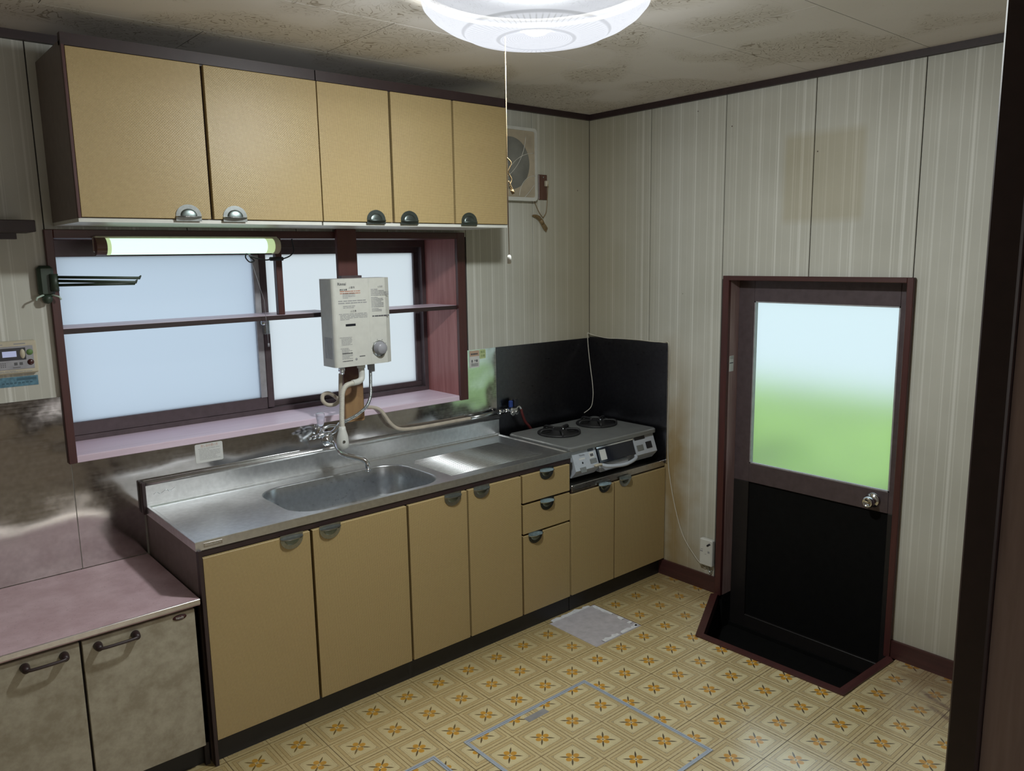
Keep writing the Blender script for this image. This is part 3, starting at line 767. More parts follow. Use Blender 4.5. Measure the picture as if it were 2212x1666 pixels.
for ins, dz in loops:
    r = max(rad-ins*.6, .06); vs += [(x, y, pz+dz) for x, y in rr_loop(bx0+ins, bx1-ins, by0+ins, by1-ins, r)]
m.add(vs, [(i*N+k, i*N+(k+1) % N, (i+1)*N+(k+1) % N, (i+1)*N+k) for i in range(len(loops)-1) for k in range(N)]+[tuple((len(loops)-1)*N+k for k in range(N))], True)
bowl = obj('bowl', m, 'steel_bowl', sk, 'deep rounded rectangular bowl')
m = MB(); m.lathe((-1.72, -.28, pz-.170), (0, 0, 1), [(0, .001), (.05, .001), (.075, .003), (.082, .001)], 28); obj('drain', m, 'worn_chrome', bowl)
for k in range(25):
    y = -.165-k*.0133; xl = -1.385+.01*max(0, 3-k)-.0*k
    obj('drain_rib', MB().tube([(xl, y, pz-.0005), (-.845, y, pz-.0005)], .0034, 6), 'steel_top', sk)
m = MB(); m.box(ox0, ox1, -.0225, -.006, H-.02, .914); m.tube([(ox0, -.017, .916), (ox1, -.017, .916)], .0115, 14); m.box(ox0, ox1, -.029, -.022, H-.004, H+.006, .002)
bs = obj('upstand', m, 'steel_top', sk, 'low stainless upstand along the wall')
obj('end_cap', MB().box(ox0-.012, ox0+.004, -.034, -.004, H-.03, .924, .003), 'dark_brown', sk)
obj('name_plate', MB().box(-2.484, -2.420, -.5668, -.566, .803, .818, .0003), 'steel_edge', sk)
text('lettering', 'SOLIEIT', .011, (-2.452, -.5670, .8105), (1, 0, 0), (0, 0, 1), 'fan_line', sk, width=.056)
m = MB(); rnk = random.Random(5)
pts = [(-2.478+.012*k, -.0228, .868+.006*math.sin(k*2.1)+.0012*k) for k in range(8)]
m.tube(curve(pts, 4), .0012, 6); obj('embossed_mark', m, 'steel_bowl', sk)
# side flange on the dark gap below the counter, towards the low cabinet
# ---- stainless splash panels on the walls
def splash(name_label, boxes, mat):
    o = thing('splash_panel', name_label, 'wall panel', (boxes[0][0], -.002, boxes[0][4])); 
    for b in boxes: obj('sheet', MB().box(*b), mat, o)
    return o
splash('stained stainless splash sheet above the low cabinet, beside the wall remote', [(-3.30, -2.748, -.004, -.0005, .634, 1.289)], 'steel_splash')
def poly_sheet(label, poly, mat, y0=-.004, y1=-.0005):
    o = obj('splash_panel', MB().prism(poly, 'y', y0, y1), mat, None, label, cat='wall panel'); return o
poly_sheet('wavy stainless splash sheet running under the window behind the tap', [(-2.745, .634), (-2.515, .634), (-2.515, .80), (-.719, .80), (-.719, 1.290), (-.916, 1.290), (-.916, 1.037), (-2.745, 1.037)], 'steel_splash')
poly_sheet('stainless splash sheet, dark reflection put in its colour, behind the gas stove', [(-.715, .638), (-.001, .638), (-.001, 1.284), (-.715, 1.290)], 'steel_dim_reflection')
o = thing('splash_panel', 'stainless splash sheet, dark reflection put in its colour, at the side of the gas stove, next to the back door', 'wall panel', (-.002, -.29, .64))
obj('sheet', MB().box(-.004, -.0005, -.578, -.005, .638, 1.292), 'steel_dim_reflection', o)
obj('edge_fold', MB().box(-.008, -.0005, -.582, -.577, .638, 1.294, .001), 'steel_edge', o)

# ================================================================== GAS STOVE
gx0, gx1, gy0, gy1 = -.672, -.048, -.505, -.085
st = thing('gas_stove', 'two-burner table gas stove with grey top and silver front', 'stove', ((gx0+gx1)/2, -.30, .638))
obj('body', MB().box(gx0, gx1, gy0+.03, gy1, .655, .808, .006), 'stove_grey', st)
for fx in (gx0+.05, gx1-.05):
    for fy in (gy0+.07, gy1-.05): obj('foot', MB().cyl((fx, fy, .638), (fx, fy, .656), .016, 12), 'black_plastic', st)
m = MB(); P = rr_loop(-.697, -.030, -.532, -.068, .022, 5); P2 = [( -.3635+(x+.3635)*.985, -.30+(y+.30)*.98) for x, y in P]; n = len(P)
m.add([(x, y, .808) for x, y in P]+[(x, y, .826) for x, y in P]+[(x, y, .832) for x, y in P2], [tuple(range(n))]+[(r*n+k, r*n+(k+1) % n, (r+1)*n+(k+1) % n, (r+1)*n+k) for r in (0, 1) for k in range(n)]+[tuple(2*n+k for k in range(n))])
top = obj('top_plate', m, 'stove_grey', st, 'greasy grey enamel top')
obj('lip_bar', MB().box(-.695, -.692, -.52, -.09, .804, .826), 'aluminium', top)
# sloping front panel (cross section in y,z), in three bays
sec = [(-.500, .808), (-.516, .806), (-.550, .712), (-.540, .698), (-.515, .672), (-.47, .668), (-.47, .808)]
def on_front(z, d=0.):
    f = (z-.712)/(.806-.712); return -.550+f*(.034)-d
for a, b in ((gx0, -.505), (-.215, gx1)): obj('front_panel', MB().prism(sec, 'x', a, b), 'stove_panel', st)
sec2 = [(-.500, .808), (-.513, .805), (-.524, .745), (-.50, .675), (-.47, .675), (-.47, .808)]
obj('grill_surround', MB().prism(sec2, 'x', -.505, -.215), 'stove_panel', st)
def face(x0, x1, z0, z1, d, th=.002):
    """thin plate lying on the sloping face"""
    m = MB(); ya, yb = on_front(z0, d), on_front(z1, d)
    return m.add([(x0, ya, z0), (x1, ya, z0), (x1, yb, z1), (x0, yb, z1), (x0, ya+th, z0), (x1, ya+th, z0), (x1, yb+th, z1), (x0, yb+th, z1)], [(0, 1, 2, 3), (4, 7, 6, 5), (0, 4, 5, 1), (1, 5, 6, 2), (2, 6, 7, 3), (3, 7, 4, 0)])
gd = obj('grill_door', face(-.497, -.223, .724, .797, .004, .02), 'grill_glass', st, 'black glass grill door')
obj('door_frame', face(-.500, -.220, .795, .801, .006, .006), 'chrome', gd)
obj('white_patch', face(-.485, -.440, .735, .785, .0045, .0005), 'paper_white', gd)  # thin white plate lying on the grill glass
hp = curve([(-.492, -.552, .716), (-.46, -.575, .706), (-.36, -.592, .700), (-.26, -.575, .706), (-.228, -.552, .716)], 6)
m = MB(); m.tube(hp, [.006]+[.0095]*(len(hp)-2)+[.006], 12)
me = m.mesh('handle')
obj('handle', me, 'stove_panel', gd, 'curved silver grill handle')
obj('grill_drawer', MB().box(-.482, -.262, -.535, -.50, .668, .712, .006), 'stove_panel', st)
# controls
for x0, x1, z0, z1, mat in ((-.560, -.520, .790, .803, 'black_plastic'), (-.205, -.120, .786, .802, 'black_plastic')): obj('torn_slot', face(x0, x1, z0, z1, .001), mat, st)
b = obj('panel_label', face(-.556, -.524, .757, .785, .0012), 'paper_white', st); obj('label_print', face(-.551, -.529, .765, .778, .0016, .0006), 'ink', st)
for x0, x1, z0, z1 in ((-.560, -.514, .733, .753), (-.640, -.600, .702, .725), (-.200, -.150, .733, .760), (-.125, -.080, .735, .768)):
    obj('lever_key', face(x0, x1, z0, z1, .003, .003), 'stove_grey' if x0 != -.125 else 'black_plastic', st)
    fr = MB(); 
for x in (-.575, -.505):
    pass
obj('slide_knob', MB().box(-.545, -.497, -.566, -.548, .716, .726, .003), 'cream_plastic', st)
obj('sensor_hole', MB().lathe((-.613, on_front(.745, .0004), .745), (0, -1, .3), [(0, 0), (.0055, 0), (.005, .0008), (0, .0008)], 12), 'black_plastic', st)
text('lettering', 'Paloma', .0135, (-.607, on_front(.781, .001), .781), (1, 0, 0), (0, .36, 1), 'ink', st)
obj('label_print', face(-.632, -.590, .760, .768, .0008, .0006), 'paper_white', st)
# burners
for bx, by in ((-.500, -.255), (-.190, -.235)):
    g = thing('', None, None) if False else obj('burner', MB().lathe((bx, by, .8325), (0, 0, 1), [(.0, .018), (.030, .018), (.036, .022), (.044, .022), (.050, .006), (.094, .004), (.100, 0)], 32), 'iron_black', st)
    m = MB(); R = .108
    m.tube([(bx+R*math.cos(2*PI*k/36), by+R*math.sin(2*PI*k/36),   .837) for k in range(36)], .0075, 8, closed=True)
    for k in range(5):
        a = 2*PI*k/5+.35; c_, s_ = math.cos(a), math.sin(a)
        m.tube(curve([(bx+R*c_, by+R*s_, .836), (bx+R*c_, by+R*s_, .850), (bx+.092*c_, by+.092*s_, .858), (bx+.045*c_, by+.045*s_, .857), (bx+.038*c_, by+.038*s_, .853)], 4), .0068, 8)
    obj('grate', m, 'iron_black', g)
    obj('igniter', MB().cyl((bx+.01, by-.02, .845), (bx+.01, by-.02, .862), .004, 8), 'worn_chrome', g)

# ================================================================== WATER HEATER AND PLUMBING
hx0, hx1, hy0, hy1, hz0, hz1 = -1.748, -1.459, -.182, -.072, 1.304, 1.680
wh = thing('water_heater', 'white instant gas water heater hung in front of the window', 'water heater', (-1.60, -.1, 1.30))
r = .016; sec = [(hx0, hy1), (hx0, hy0+r*1.3)]+[(hx0+r-r*math.cos(a), hy0+r-r*math.sin(a)) for a in (.35, .8, 1.2)]+[(hx0+r, hy0), (-1.575, hy0), (-1.573, hy0+.0015), (-1.571, hy0)]+[(hx1-.03, hy0+.003), (hx1, hy0+.022), (hx1, hy1)]
obj('cover', MB().prism(sec, 'z', hz0, hz1), 'white_plastic', wh)
obj('back_plate', MB().box(-1.640, -1.540, hy1, -.0455, 1.33, 1.690), 'bronze_sash', wh)
m = MB()
for k in range(7): m.box(hx0-.0006, hx0+.001, -.162+k*.0105, -.158+k*.0105, 1.340, 1.432)
obj('vent_slots', m, 'grey_plastic', wh)
obj('window_slot', MB().box(-1.692, -1.644, hy0-.0008, hy0+.001, 1.478, 1.488, .0003), 'black_plastic', wh)
m = MB(); m.lathe((-1.531, hy0+.001, 1.372), (0, -1, 0), [(0, 0), (.031, 0), (.031, .006), (.026, .010), (.025, .026), (.021, .031), (0, .032)], 30)
obj('dial_ring', MB().lathe((-1.532, hy0+.001, 1.370), (0, -1, 0), [(0, 0), (.036, 0), (.035, .004), (0, .005)], 30), 'worn_chrome', wh)
k_ = obj('dial', m, 'grey_plastic', wh, 'round grey temperature dial')
yp = hy0-.0002; rp = random.Random(11)
obj('printed_text', strokes(lines_of_print(-1.722, -1.585, 1.588, 1.570, 2, rp)+lines_of_print(-1.700, -1.64, 1.618, 1.594, 4, rp)+lines_of_print(-1.70, -1.585, 1.565, 1.552, 2, rp)
    + lines_of_print(-1.722, -1.585, 1.532, 1.503, 5, rp, indent=.006), ('y', yp)), 'ink_pale', wh)
obj('printed_text', strokes(lines_of_print(-1.562, -1.472, 1.632, 1.60, 5, rp)+lines_of_print(-1.562, -1.50, 1.597, 1.55, 8, rp)+lines_of_print(-1.56, -1.51, 1.548, 1.532, 3, rp), ('y', hy0+.0005)), 'ink_pale', wh)
obj('printed_text', strokes(lines_of_print(-1.560, -1.475, 1.517, 1.511, 1, rp, h=.9), ('y', hy0+.0005)), 'ink', wh)
obj('printed_text', strokes(lines_of_print(-1.724, -1.665, 1.432, 1.395, 7, rp, indent=.008)+lines_of_print(-1.722, -1.665, 1.385, 1.335, 9, rp, indent=.006), ('y', yp)), 'ink_pale', wh)
obj('printed_text', strokes(lines_of_print(-1.714, -1.665, 1.3645, 1.360, 1, rp, h=.9)+lines_of_print(-1.714, -1.665, 1.331, 1.327, 1, rp, h=.9)+[(-1.632, -1.604, 1.3425, 1.3465)], ('y', yp)), 'ink', wh)
obj('printed_text', strokes(lines_of_print(-1.712, -1.615, 1.629, 1.612, 2, rp, h=.5), ('y', yp)), 'ink_orange', wh)
text('lettering', 'Rinnai', .0165, (-1.702, yp-.0004, 1.658), (1, 0, 0), (0, 0, 1), 'ink', wh, .0004)
text('lettering', '△警告', .010, (-1.655, yp-.0004, 1.642), (1, 0, 0), (0, 0, 1), 'ink', wh)
text('lettering', '換気注意', .009, (-1.695, yp-.0004, 1.633), (1, 0, 0), (0, 0, 1), 'ink', wh, .0002)
text('lettering', '△注意', .010, (-1.652, yp-.0004, 1.541), (1, 0, 0), (0, 0, 1), 'ink', wh)
text('lettering', '△注意', .009, (-1.515, hy0+.0001, 1.641), (1, 0, 0), (0, 0, 1), 'ink_pale', wh)
obj('approval_mark', MB().lathe((-1.648, yp, 1.334), (0, -1, 0), [(0, 0), (.0058, 0), (.0055, .0004), (0, .0004)], 18), 'ink_pale', wh)
m = MB()
for k in range(9):
    a = math.radians(-60+k*36.5+90); m.box(-1.531+.039*math.cos(a)-.0012, -1.531+.039*math.cos(a)+.0012, yp-.0002, yp+.0012, 1.372+.039*math.sin(a)-.0012, 1.372+.039*math.sin(a)+.0012)
obj('dial_marks', m, 'ink', wh)
# outlet elbow, white ribbed hose and spray head
m = MB(); m.cyl((-1.600, -.135, 1.304), (-1.600, -.135, 1.286), .018, 16); m.tube(curve([(-1.600, -.135, 1.290), (-1.600, -.137, 1.255), (-1.606, -.14, 1.236), (-1.625, -.145, 1.228), (-1.655, -.15, 1.226)], 6), .0135, 14)
obj('outlet_pipe', m, 'white_plastic', wh)
def ribbed(pts, r, dr, pitch, n=12):
    c = resample(curve(pts, 14), pitch/4); return MB().tube(c, [r+dr*(1 if i % 4 in (0, 1) else -1) for i in range(len(c))], n)
hose = obj('spray_hose', ribbed([(-1.650, -.150, 1.226), (-1.690, -.155, 1.218), (-1.712, -.160, 1.190), (-1.720, -.165, 1.14), (-1.728, -.172, 1.08), (-1.730, -.176, 1.045)], .0108, .0008, .0052), 'white_rubber', wh, 'white ribbed outlet hose')
m = MB(); m.lathe((-1.730, -.176, 1.047), (-.04, -.03, -1), [(0, -.002), (.0135, 0), (.0155, .015), (.0235, .042), (.0265, .070), (.0265, .092), (.021, .095), (.018, .099), (0, .099)], 24)
obj('spray_head', m, 'white_plastic', hose, 'white tapered spray head')
obj('selector', MB().cyl((-1.739, -.198, .985), (-1.740, -.206, .985), .006, 14), 'worn_chrome', hose)
m = MB(); m.tube(curve([(-1.676, -.10, 1.300), (-1.676, -.10, 1.262)], 2), .011, 12); m.cyl((-1.676, -.10, 1.292), (-1.676, -.10, 1.276), .016, 6)
obj('gas_inlet', m, 'chrome', wh)
m = ribbed([(-1.548, -.12, 1.300), (-1.546, -.12, 1.262), (-1.548, -.12, 1.20), (-1.550, -.118, 1.15), (-1.568, -.11, 1.105), (-1.610, -.10, 1.072), (-1.655, -.092, 1.052), (-1.692, -.088, 1.040)], .0072, .0011, .0058, 10)
obj('water_hose', m, 'worn_chrome', wh, 'ribbed metal water supply hose')
obj('hose_collar', MB().cyl((-1.548, -.12, 1.304), (-1.546, -.12, 1.272), .012, 12).box(-1.553, -1.530, -.135, -.128, 1.262, 1.300, .002), 'grey_plastic', wh)
# gas hose: loops behind the post, lies along the upstand to the gas cock
gh = MB().tube(curve([(-1.676, -.085, 1.262), (-1.672, -.07, 1.20), (-1.676, -.07, 1.155), (-1.700, -.07, 1.128), (-1.735, -.06, 1.128), (-1.752, -.05, 1.150), (-1.735, -.03, 1.170), (-1.69, -.012, 1.165), (-1.60, .03, 1.10), (-1.545, .045, 1.078), (-1.49, .015, 1.074), (-1.445, -.020, 1.058), (-1.40, -.034, .990), (-1.355, -.038, .956), (-1.28, -.036, .945), (-1.15, -.032, .9415), (-1.00, -.030, .9415), (-.90, -.030, .9415)], 8), .0088, 10)
obj('gas_hose', gh, 'cream_rubber', None, 'cream rubber gas hose lying along the stainless upstand', cat='hose')
# post
obj('heater_post', MB().box(-1.638, -1.541, -.045, -.0225, 1.037, 1.893, .003).prism([(-1.638, 1.037), (-1.541, 1.037), (-1.548, 1.028), (-1.630, 1.030)], 'y', -.045, -.0225), 'post_wood', None, 'red-brown wooden post fixed across the window behind the water heater', cat='post')
# tap
tp = thing('wall_tap', 'chrome wall tap with a clear bell handle and swan spout above the sink', 'tap', (-1.75, -.004, 1.0))
m = MB(); m.lathe((-1.742, -.004, .995), (0, -1, 0), [(0, 0), (.030, 0), (.028, .007), (.014, .012), (.013, .05), (.017, .055), (.018, .075), (.014, .085), (0, .086)], 24)
m.tube(curve([(-1.742, -.06, .995), (-1.75, -.085, 1.002), (-1.775, -.09, 1.004), (-1.80, -.085, 1.0)], 5), .0115, 14); m.cyl((-1.80, -.085, 1.0), (-1.826, -.082, .996), .0085, 12); m.cyl((-1.826, -.082, .996), (-1.842, -.080, .993), .005, 10)
m.tube(curve([(-1.742, -.075, .998), (-1.722, -.085, 1.01), (-1.70, -.088, 1.032), (-1.692, -.088, 1.040)], 5), .0105, 12)
m.tube(curve([(-1.79, -.085, 1.012), (-1.775, -.088, 1.030), (-1.745, -.09, 1.038), (-1.715, -.09, 1.034)], 5), .006, 10)
obj('body', m, 'chrome', tp)
m = MB(); m.lathe((-1.775, -.118, .985), (-.25, -1, 0), [(.0, 0), (.022, .001), (.027, .006), (.022, .010), (.010, .012), (0, .014)], 24); obj('cross_handle', m, 'chrome', tp, 'round chrome hot handle')
m = MB(); m.cyl((-1.785, -.085, 1.004), (-1.785, -.085, 1.045), .0035, 8); m.lathe((-1.785, -.085, 1.043), (0, 0, 1), [(.0, 0), (.010, 0), (.015, .012), (.0185, .040), (.0195, .056), (.016, .058), (.0, .054)], 10)
obj('bell_handle', m, 'clear_plastic', tp, 'clear plastic bell-shaped handle')
m = MB(); m.tube(curve([(-1.742, -.085, .995), (-1.748, -.12, .975), (-1.752, -.165, .955), (-1.752, -.19, .938), (-1.742, -.215, .928), (-1.712, -.25, .918), (-1.688, -.275, .908), (-1.680, -.285, .893), (-1.678, -.287, .870)], 7), .0105, 14)
m.lathe((-1.678, -.287, .872), (0, 0, -1), [(0, 0), (.0125, 0), (.0125, .012), (.009, .013), (0, .012)], 14)
obj('spout', m, 'chrome', tp)
# gas cock with its pipe
gv = thing('gas_cock', 'chrome gas cock with black and blue levers on a pipe by the stove', 'gas valve', (-.66, -.03, .94))
m = MB(); m.tube([(-.92, -.032, .9425), (-.80, -.034, .945), (-.735, -.036, .948)], .0105, 12)
obj('pipe', m, 'worn_chrome', gv)
m = MB(); m.cyl((-.735, -.036, .948), (-.712, -.036, .949), .016, 6); m.cyl((-.712, -.036, .949), (-.690, -.036, .949), .010, 14); m.cyl((-.690, -.036, .950), (-.655, -.036, .951), .0125, 6)
m.box(-.655, -.608, -.052, -.022, .934, .962, .005); m.cyl((-.648, -.037, .940), (-.648, -.06, .930), .0125, 14); m.cyl((-.622, -.037, .940), (-.622, -.06, .932), .011, 14); m.tube(curve([(-.610, -.037, .955), (-.590, -.04, .958), (-.582, -.045, .945)], 5), .007, 10)
obj('valve_body', m, 'chrome', gv)
obj('lever', MB().box(-.660, -.640, -.05, -.030, .963, 1.000, .004), 'blue_plastic', gv, 'blue lever')
obj('lever', MB().box(-.634, -.606, -.055, -.025, .963, 1.006, .005), 'black_plastic', gv, 'black lever')
obj('red_gas_hose', MB().tube(curve([(-.582, -.046, .946), (-.576, -.05, .915), (-.560, -.052, .875), (-.535, -.056, .845), (-.50, -.052, .80), (-.47, -.05, .74), (-.45, -.058, .70), (-.45, -.072, .70)], 6), .0075, 10), 'red_rubber', None, 'red rubber gas hose dropping behind the stove', cat='hose')

# ================================================================== LAMPS
lx, ly = LAMP
la = thing('ceiling_lamp', 'round glowing ceiling lamp with a ribbed acrylic bowl', 'lamp', (lx, ly, CEIL))
obj('ceiling_plate', MB().lathe((lx, ly, CEIL), (0, 0, -1), [(0, .0005), (.305, .0005), (.312, .012), (.31, .022), (.0, .026)], 48), 'lamp_plate', la)
prof = [(.318, .030), (.326, .050), (.318, .078), (.296, .102), (.262, .124), (.226, .139), (.207, .145), (.203, .150), (.19, .153), (.15, .160), (.112, .164), (.106, .168), (.100, .164), (.06, .160), (.0, .159)]
bowl_ = obj('bowl', MB().lathe((lx, ly, CEIL), (0, 0, -1), prof, 72), 'lamp_bowl', la, 'ribbed translucent acrylic bowl')
obj('rim', MB().tube([(lx+.322*math.cos(2*PI*k/64), ly+.322*math.sin(2*PI*k/64), CEIL-.040) for k in range(64)], .006, 8, closed=True), 'fan_line', la)
ld = bpy.data.lights.new('lamp_light', 'POINT'); ld.shadow_soft_size = .05; ld.energy = LAMP_W; ld.color = (.96, 1., .965)
lo = bpy.data.objects.new('lamp_light', ld); COL.objects.link(lo); lo.parent = la; lo.location = (0, 0, -.142)
ld = bpy.data.lights.new('lamp_reflector_light', 'AREA'); ld.shape = 'DISK'; ld.size = .14; ld.energy = LAMP_DOWN; ld.color = (.96, 1., .965)
lo = bpy.data.objects.new('lamp_reflector_light', ld); COL.objects.link(lo); lo.parent = la; lo.location = (0, 0, -.152)
cx_, cy_ = -1.816, -1.402
m = MB(); cp = [(cx_, cy_, 2.376), (cx_, cy_, 2.05), (cx_+.001, cy_, 1.95), (cx_+.002, cy_, 1.76)]; m.tube(cp, .0012, 6)
cord = obj('pull_cord', m, 'wire_brown', la, 'thin white pull cord')
m = MB(); m.tube(curve([(cx_, cy_, 2.045), (cx_+.012, cy_-.004, 2.03), (cx_+.004, cy_, 2.005), (cx_+.016, cy_, 1.985), (cx_+.008, cy_, 1.965), (cx_+.020, cy_, 1.955), (cx_+.004, cy_, 1.98)], 6), .0018, 6)
m.cyl((cx_+.016, cy_, 1.955), (cx_+.022, cy_, 1.945), .005, 8); obj('cord_knot', m, 'wire_brown', cord)
obj('cord_pull', MB().lathe((cx_+.002, cy_, 1.768), (0, 0, -1), [(0, 0), (.004, .001), (.0062, .006), (.0062, .024), (.004, .026), (0, .026)], 12), 'white_plastic', cord)
# fluorescent lamp over the sink
fl = thing('fluorescent_lamp', 'lit tube lamp with a greenish cover at the top of the window', 'lamp', (-2.26, -.055, 1.79))
obj('housing', MB().box(-2.607, -1.918, -.062, -.023, 1.800, 1.858, .004), 'cream_plastic', fl)
def cov(x0, x1, r, mat, nm):
    P = [(-.055-r*math.sin(PI*k/14)*1.15, 1.821-r*math.cos(PI*k/14)) for k in range(15)]+[(-.05, 1.821+r*.98), (-.05, 1.821-r*.98)]
    return obj(nm, MB().prism(P, 'x', x0, x1), mat, fl)
cov(-2.560, -1.975, .0295, 'tube_cover', 'cover'); cov(-1.975, -1.943, .0295, 'tube_cover_end', 'cover_end'); cov(-2.574, -2.560, .0305, 'tube_cover_end', 'cover_end')
cov(-2.608, -2.574, .0325, 'outlet_brown', 'end_cap'); cov(-1.943, -1.920, .0325, 'cream_plastic', 'end_cap')
m = MB(); m.tube(curve([(-2.055, -.06, 1.792), (-2.06, -.062, 1.775), (-2.045, -.064, 1.757), (-2.025, -.062, 1.762), (-2.04, -.06, 1.778), (-2.00, -.058, 1.768), (-1.97, -.055, 1.764), (-1.945, -.052, 1.768)], 6), .0028, 8)
m.box(-1.955, -1.895, -.060, -.042, 1.760, 1.776, .004); m.tube(curve([(-1.895, -.051, 1.768), (-1.868, -.045, 1.776), (-1.852, -.04, 1.785), (-1.838, -.035, 1.80), (-1.842, -.03, 1.85)], 6), .0028, 8)
obj('flex', m, 'black_plastic', fl, 'dark flex with an inline switch')
m = MB(); m.tube([(-2.045, -.064, 1.792), (-2.043, -.064, 1.778)], .004, 8); m.tube([(-2.043, -.064, 1.778), (-1.985, -.04, 1.60), (-1.978, -.035, 1.47), (-1.976, -.035, 1.42)], .0009, 5); m.cyl((-1.976, -.035, 1.42), (-1.976, -.035, 1.405), .004, 8)
obj('pull_string', m, 'grey_plastic', fl)

# ================================================================== SMALL THINGS ON THE WALLS
# towel rack
tr = thing('towel_rack', 'dark green swing-arm towel rack fixed beside the window', 'towel rack', (-2.765, -.002, 1.70))
obj('bracket', MB().box(-2.792, -2.742, -.040, -.002, 1.650, 1.757, .010), 'dark_green', tr)
obj('hinge', MB().cyl((-2.745, -.048, 1.668), (-2.745, -.048, 1.728), .013, 14).box(-2.758, -2.735, -.05, -.03, 1.672, 1.724), 'dark_green', tr)
for tip, z in (((-2.497, -.17), (1.717, 1.708)), ((-2.516, -.19), (1.704, 1.694)), ((-2.508, -.14), (1.689, 1.688))):
    a = Vector((-2.745, -.048, z[0])); b = Vector((*tip, z[1])); d = (b-a).normalized()
    m = MB().tube([a, b], .0050, 8); m.tube([b-d*.003, b+Vector((d.x*.004, d.y*.004, .009))], [.0048, .002], 8); obj('arm', m, 'dark_green', tr)
obj('knob', MB().lathe((-2.768, -.024, 1.652), (0, -.2, -1), [(0, 0), (.016, 0), (.017, .012), (.012, .024), (0, .028)], 16), 'dark_green', tr)
for s_ in (-1, 1):
    x = -2.768+s_*.012
    m = MB().tube([(x, -.034, 1.656), (x+s_*.022, -.044, 1.648), (x+s_*.027, -.046, 1.638)], .0034, 6); obj('hook', m, 'pale_green', tr)
# remote control
rc = thing('bath_remote', 'cream bath heater remote with small screen on the striped wall', 'control panel', (-2.88, -.002, 1.44))
obj('housing', MB().box(-2.945, -2.817, -.020, 0., 1.388, 1.502, .004), 'cream_plastic', rc)
obj('flap', MB().box(-2.943, -2.829, -.0215, -.018, 1.404, 1.484, .001), 'grey_plastic', rc)
d = obj('display', MB().box(-2.94, -2.852, -.0225, -.019, 1.436, 1.478, .001), 'black_plastic', rc)
obj('screen', MB().box(-2.922, -2.880, -.0229, -.0224, 1.448, 1.468), 'lcd', d)
m = MB(); m.lathe((-2.862, -.0222, 1.457), (0, -1, 0), [(0, 0), (.0085, 0), (.008, .0015), (0, .002)], 18); me = m.mesh('rocker')
for v in me.vertices: v.co.z = 1.457+(v.co.z-1.457)*2.0
obj('rocker_key', me, 'cream_plastic', rc)
for z, mt in ((1.461, 'ink_green'), (1.426, 'badge_red')): obj('button', MB().lathe((-2.840, -.0214, z), (0, -1, 0), [(0, 0), (.0105, 0), (.0095, .002), (0, .003)], 18), mt, rc)
obj('printed_text', strokes([(-2.890+.016*k, -2.880+.016*k, 1.418, 1.428) for k in range(2)]+[(-2.93+.006*i, -2.927+.006*i, 1.414+.006*j, 1.417+.006*j) for i in range(3) for j in range(3)]+[(-2.895, -2.872, 1.410, 1.412)], ('y', -.0216)), 'ink', rc)
obj('printed_text', strokes(lines_of_print(-2.94, -2.835, 1.400, 1.392, 2, rp)+[(-2.94, -2.918, 1.490, 1.493), (-2.885, -2.85, 1.490, 1.494)], ('y', -.0202)), 'ink_pale', rc)
bl = obj('blue_sticker', MB().box(-2.946, -2.820, -.0012, 0., 1.342, 1.376), 'paper_blue', None, 'torn blue sticker stuck under the bath remote', cat='sticker')
obj('sticker_print', strokes([(-2.93+.012*k, -2.922+.012*k, 1.352, 1.357) for k in range(8)]+[(-2.885, -2.825, 1.362, 1.371)], ('y', -.0012)), 'ink_teal', bl)
# end of a dark shelf at the far end of the window wall
sh = obj('wall_shelf', MB().box(-3.5, -2.805, -.17, -.001, 1.868, 1.906, .002).box(-3.5, -2.84, -.03, -.001, 1.848, 1.868), 'dark_wood', None, 'dark wooden wall shelf end above the bath remote', cat='shelf')
# stickers
def sticker(name, x0, x1, z0, z1, mat, label, y=-.0046, rough=True):
    return obj(name, MB().prism(rr_loop(x0, x1, z0, z1, .006, 3), 'y', y-.0006, y), mat, None, label, cat='sticker')
s = sticker('care_sticker', -2.302, -2.190, .9545, 1.032, 'paper_white', 'white printed care sticker on the stainless splash sheet')
text('lettering', '流し台の使い方', .0125, (-2.244, -.0056, 1.022), (1, 0, 0), (0, 0, 1), 'ink_orange', s, width=.07)
obj('printed_text', strokes(lines_of_print(-2.290, -2.202, 1.012, .962, 9, rp, h=.22, indent=.004), ('y', -.0053)), 'ink_pale', s)
s = sticker('warning_sticker', -.893, -.830, 1.197, 1.286, 'paper_white', 'white and orange gas warning sticker beside the window frame')
obj('heading', MB().box(-.892, -.831, -.0055, -.005, 1.256, 1.285), 'paper_orange', s)
obj('printed_text', strokes(lines_of_print(-.885, -.838, 1.272, 1.262, 1, rp, h=.8)+[(-.882, -.874, 1.228, 1.238), (-.880, -.876, 1.222, 1.229), (-.861, -.856, 1.230, 1.238), (-.852, -.842, 1.226, 1.238)]+lines_of_print(-.885, -.838, 1.219, 1.203, 4, rp), ('y', -.0056)), 'ink', s)
s = sticker('ventilation_sticker', -.827, -.787, 1.239, 1.287, 'paper_green', 'small pale green ventilation sticker on the splash sheet')
text('lettering', '換気', .0155, (-.807, -.0056, 1.273), (1, 0, 0), (0, 0, 1), 'ink_green', s); text('lettering', '注意', .0155, (-.807, -.0056, 1.253), (1, 0, 0), (0, 0, 1), 'ink_green', s)
s = obj('jamb_sticker', MB().box(.002, .038, DY0-.0008, DY0, 1.178, 1.256), 'paper_white', None, 'white maker sticker on the jamb of the back door', cat='sticker')
obj('printed_text', MB().box(.004, .034, DY0-.0012, DY0-.0008, 1.218, 1.223).box(.005, .035, DY0-.0012, DY0-.0008, 1.242, 1.244).box(.005, .035, DY0-.0012, DY0-.0008, 1.249, 1.251), 'ink', s)
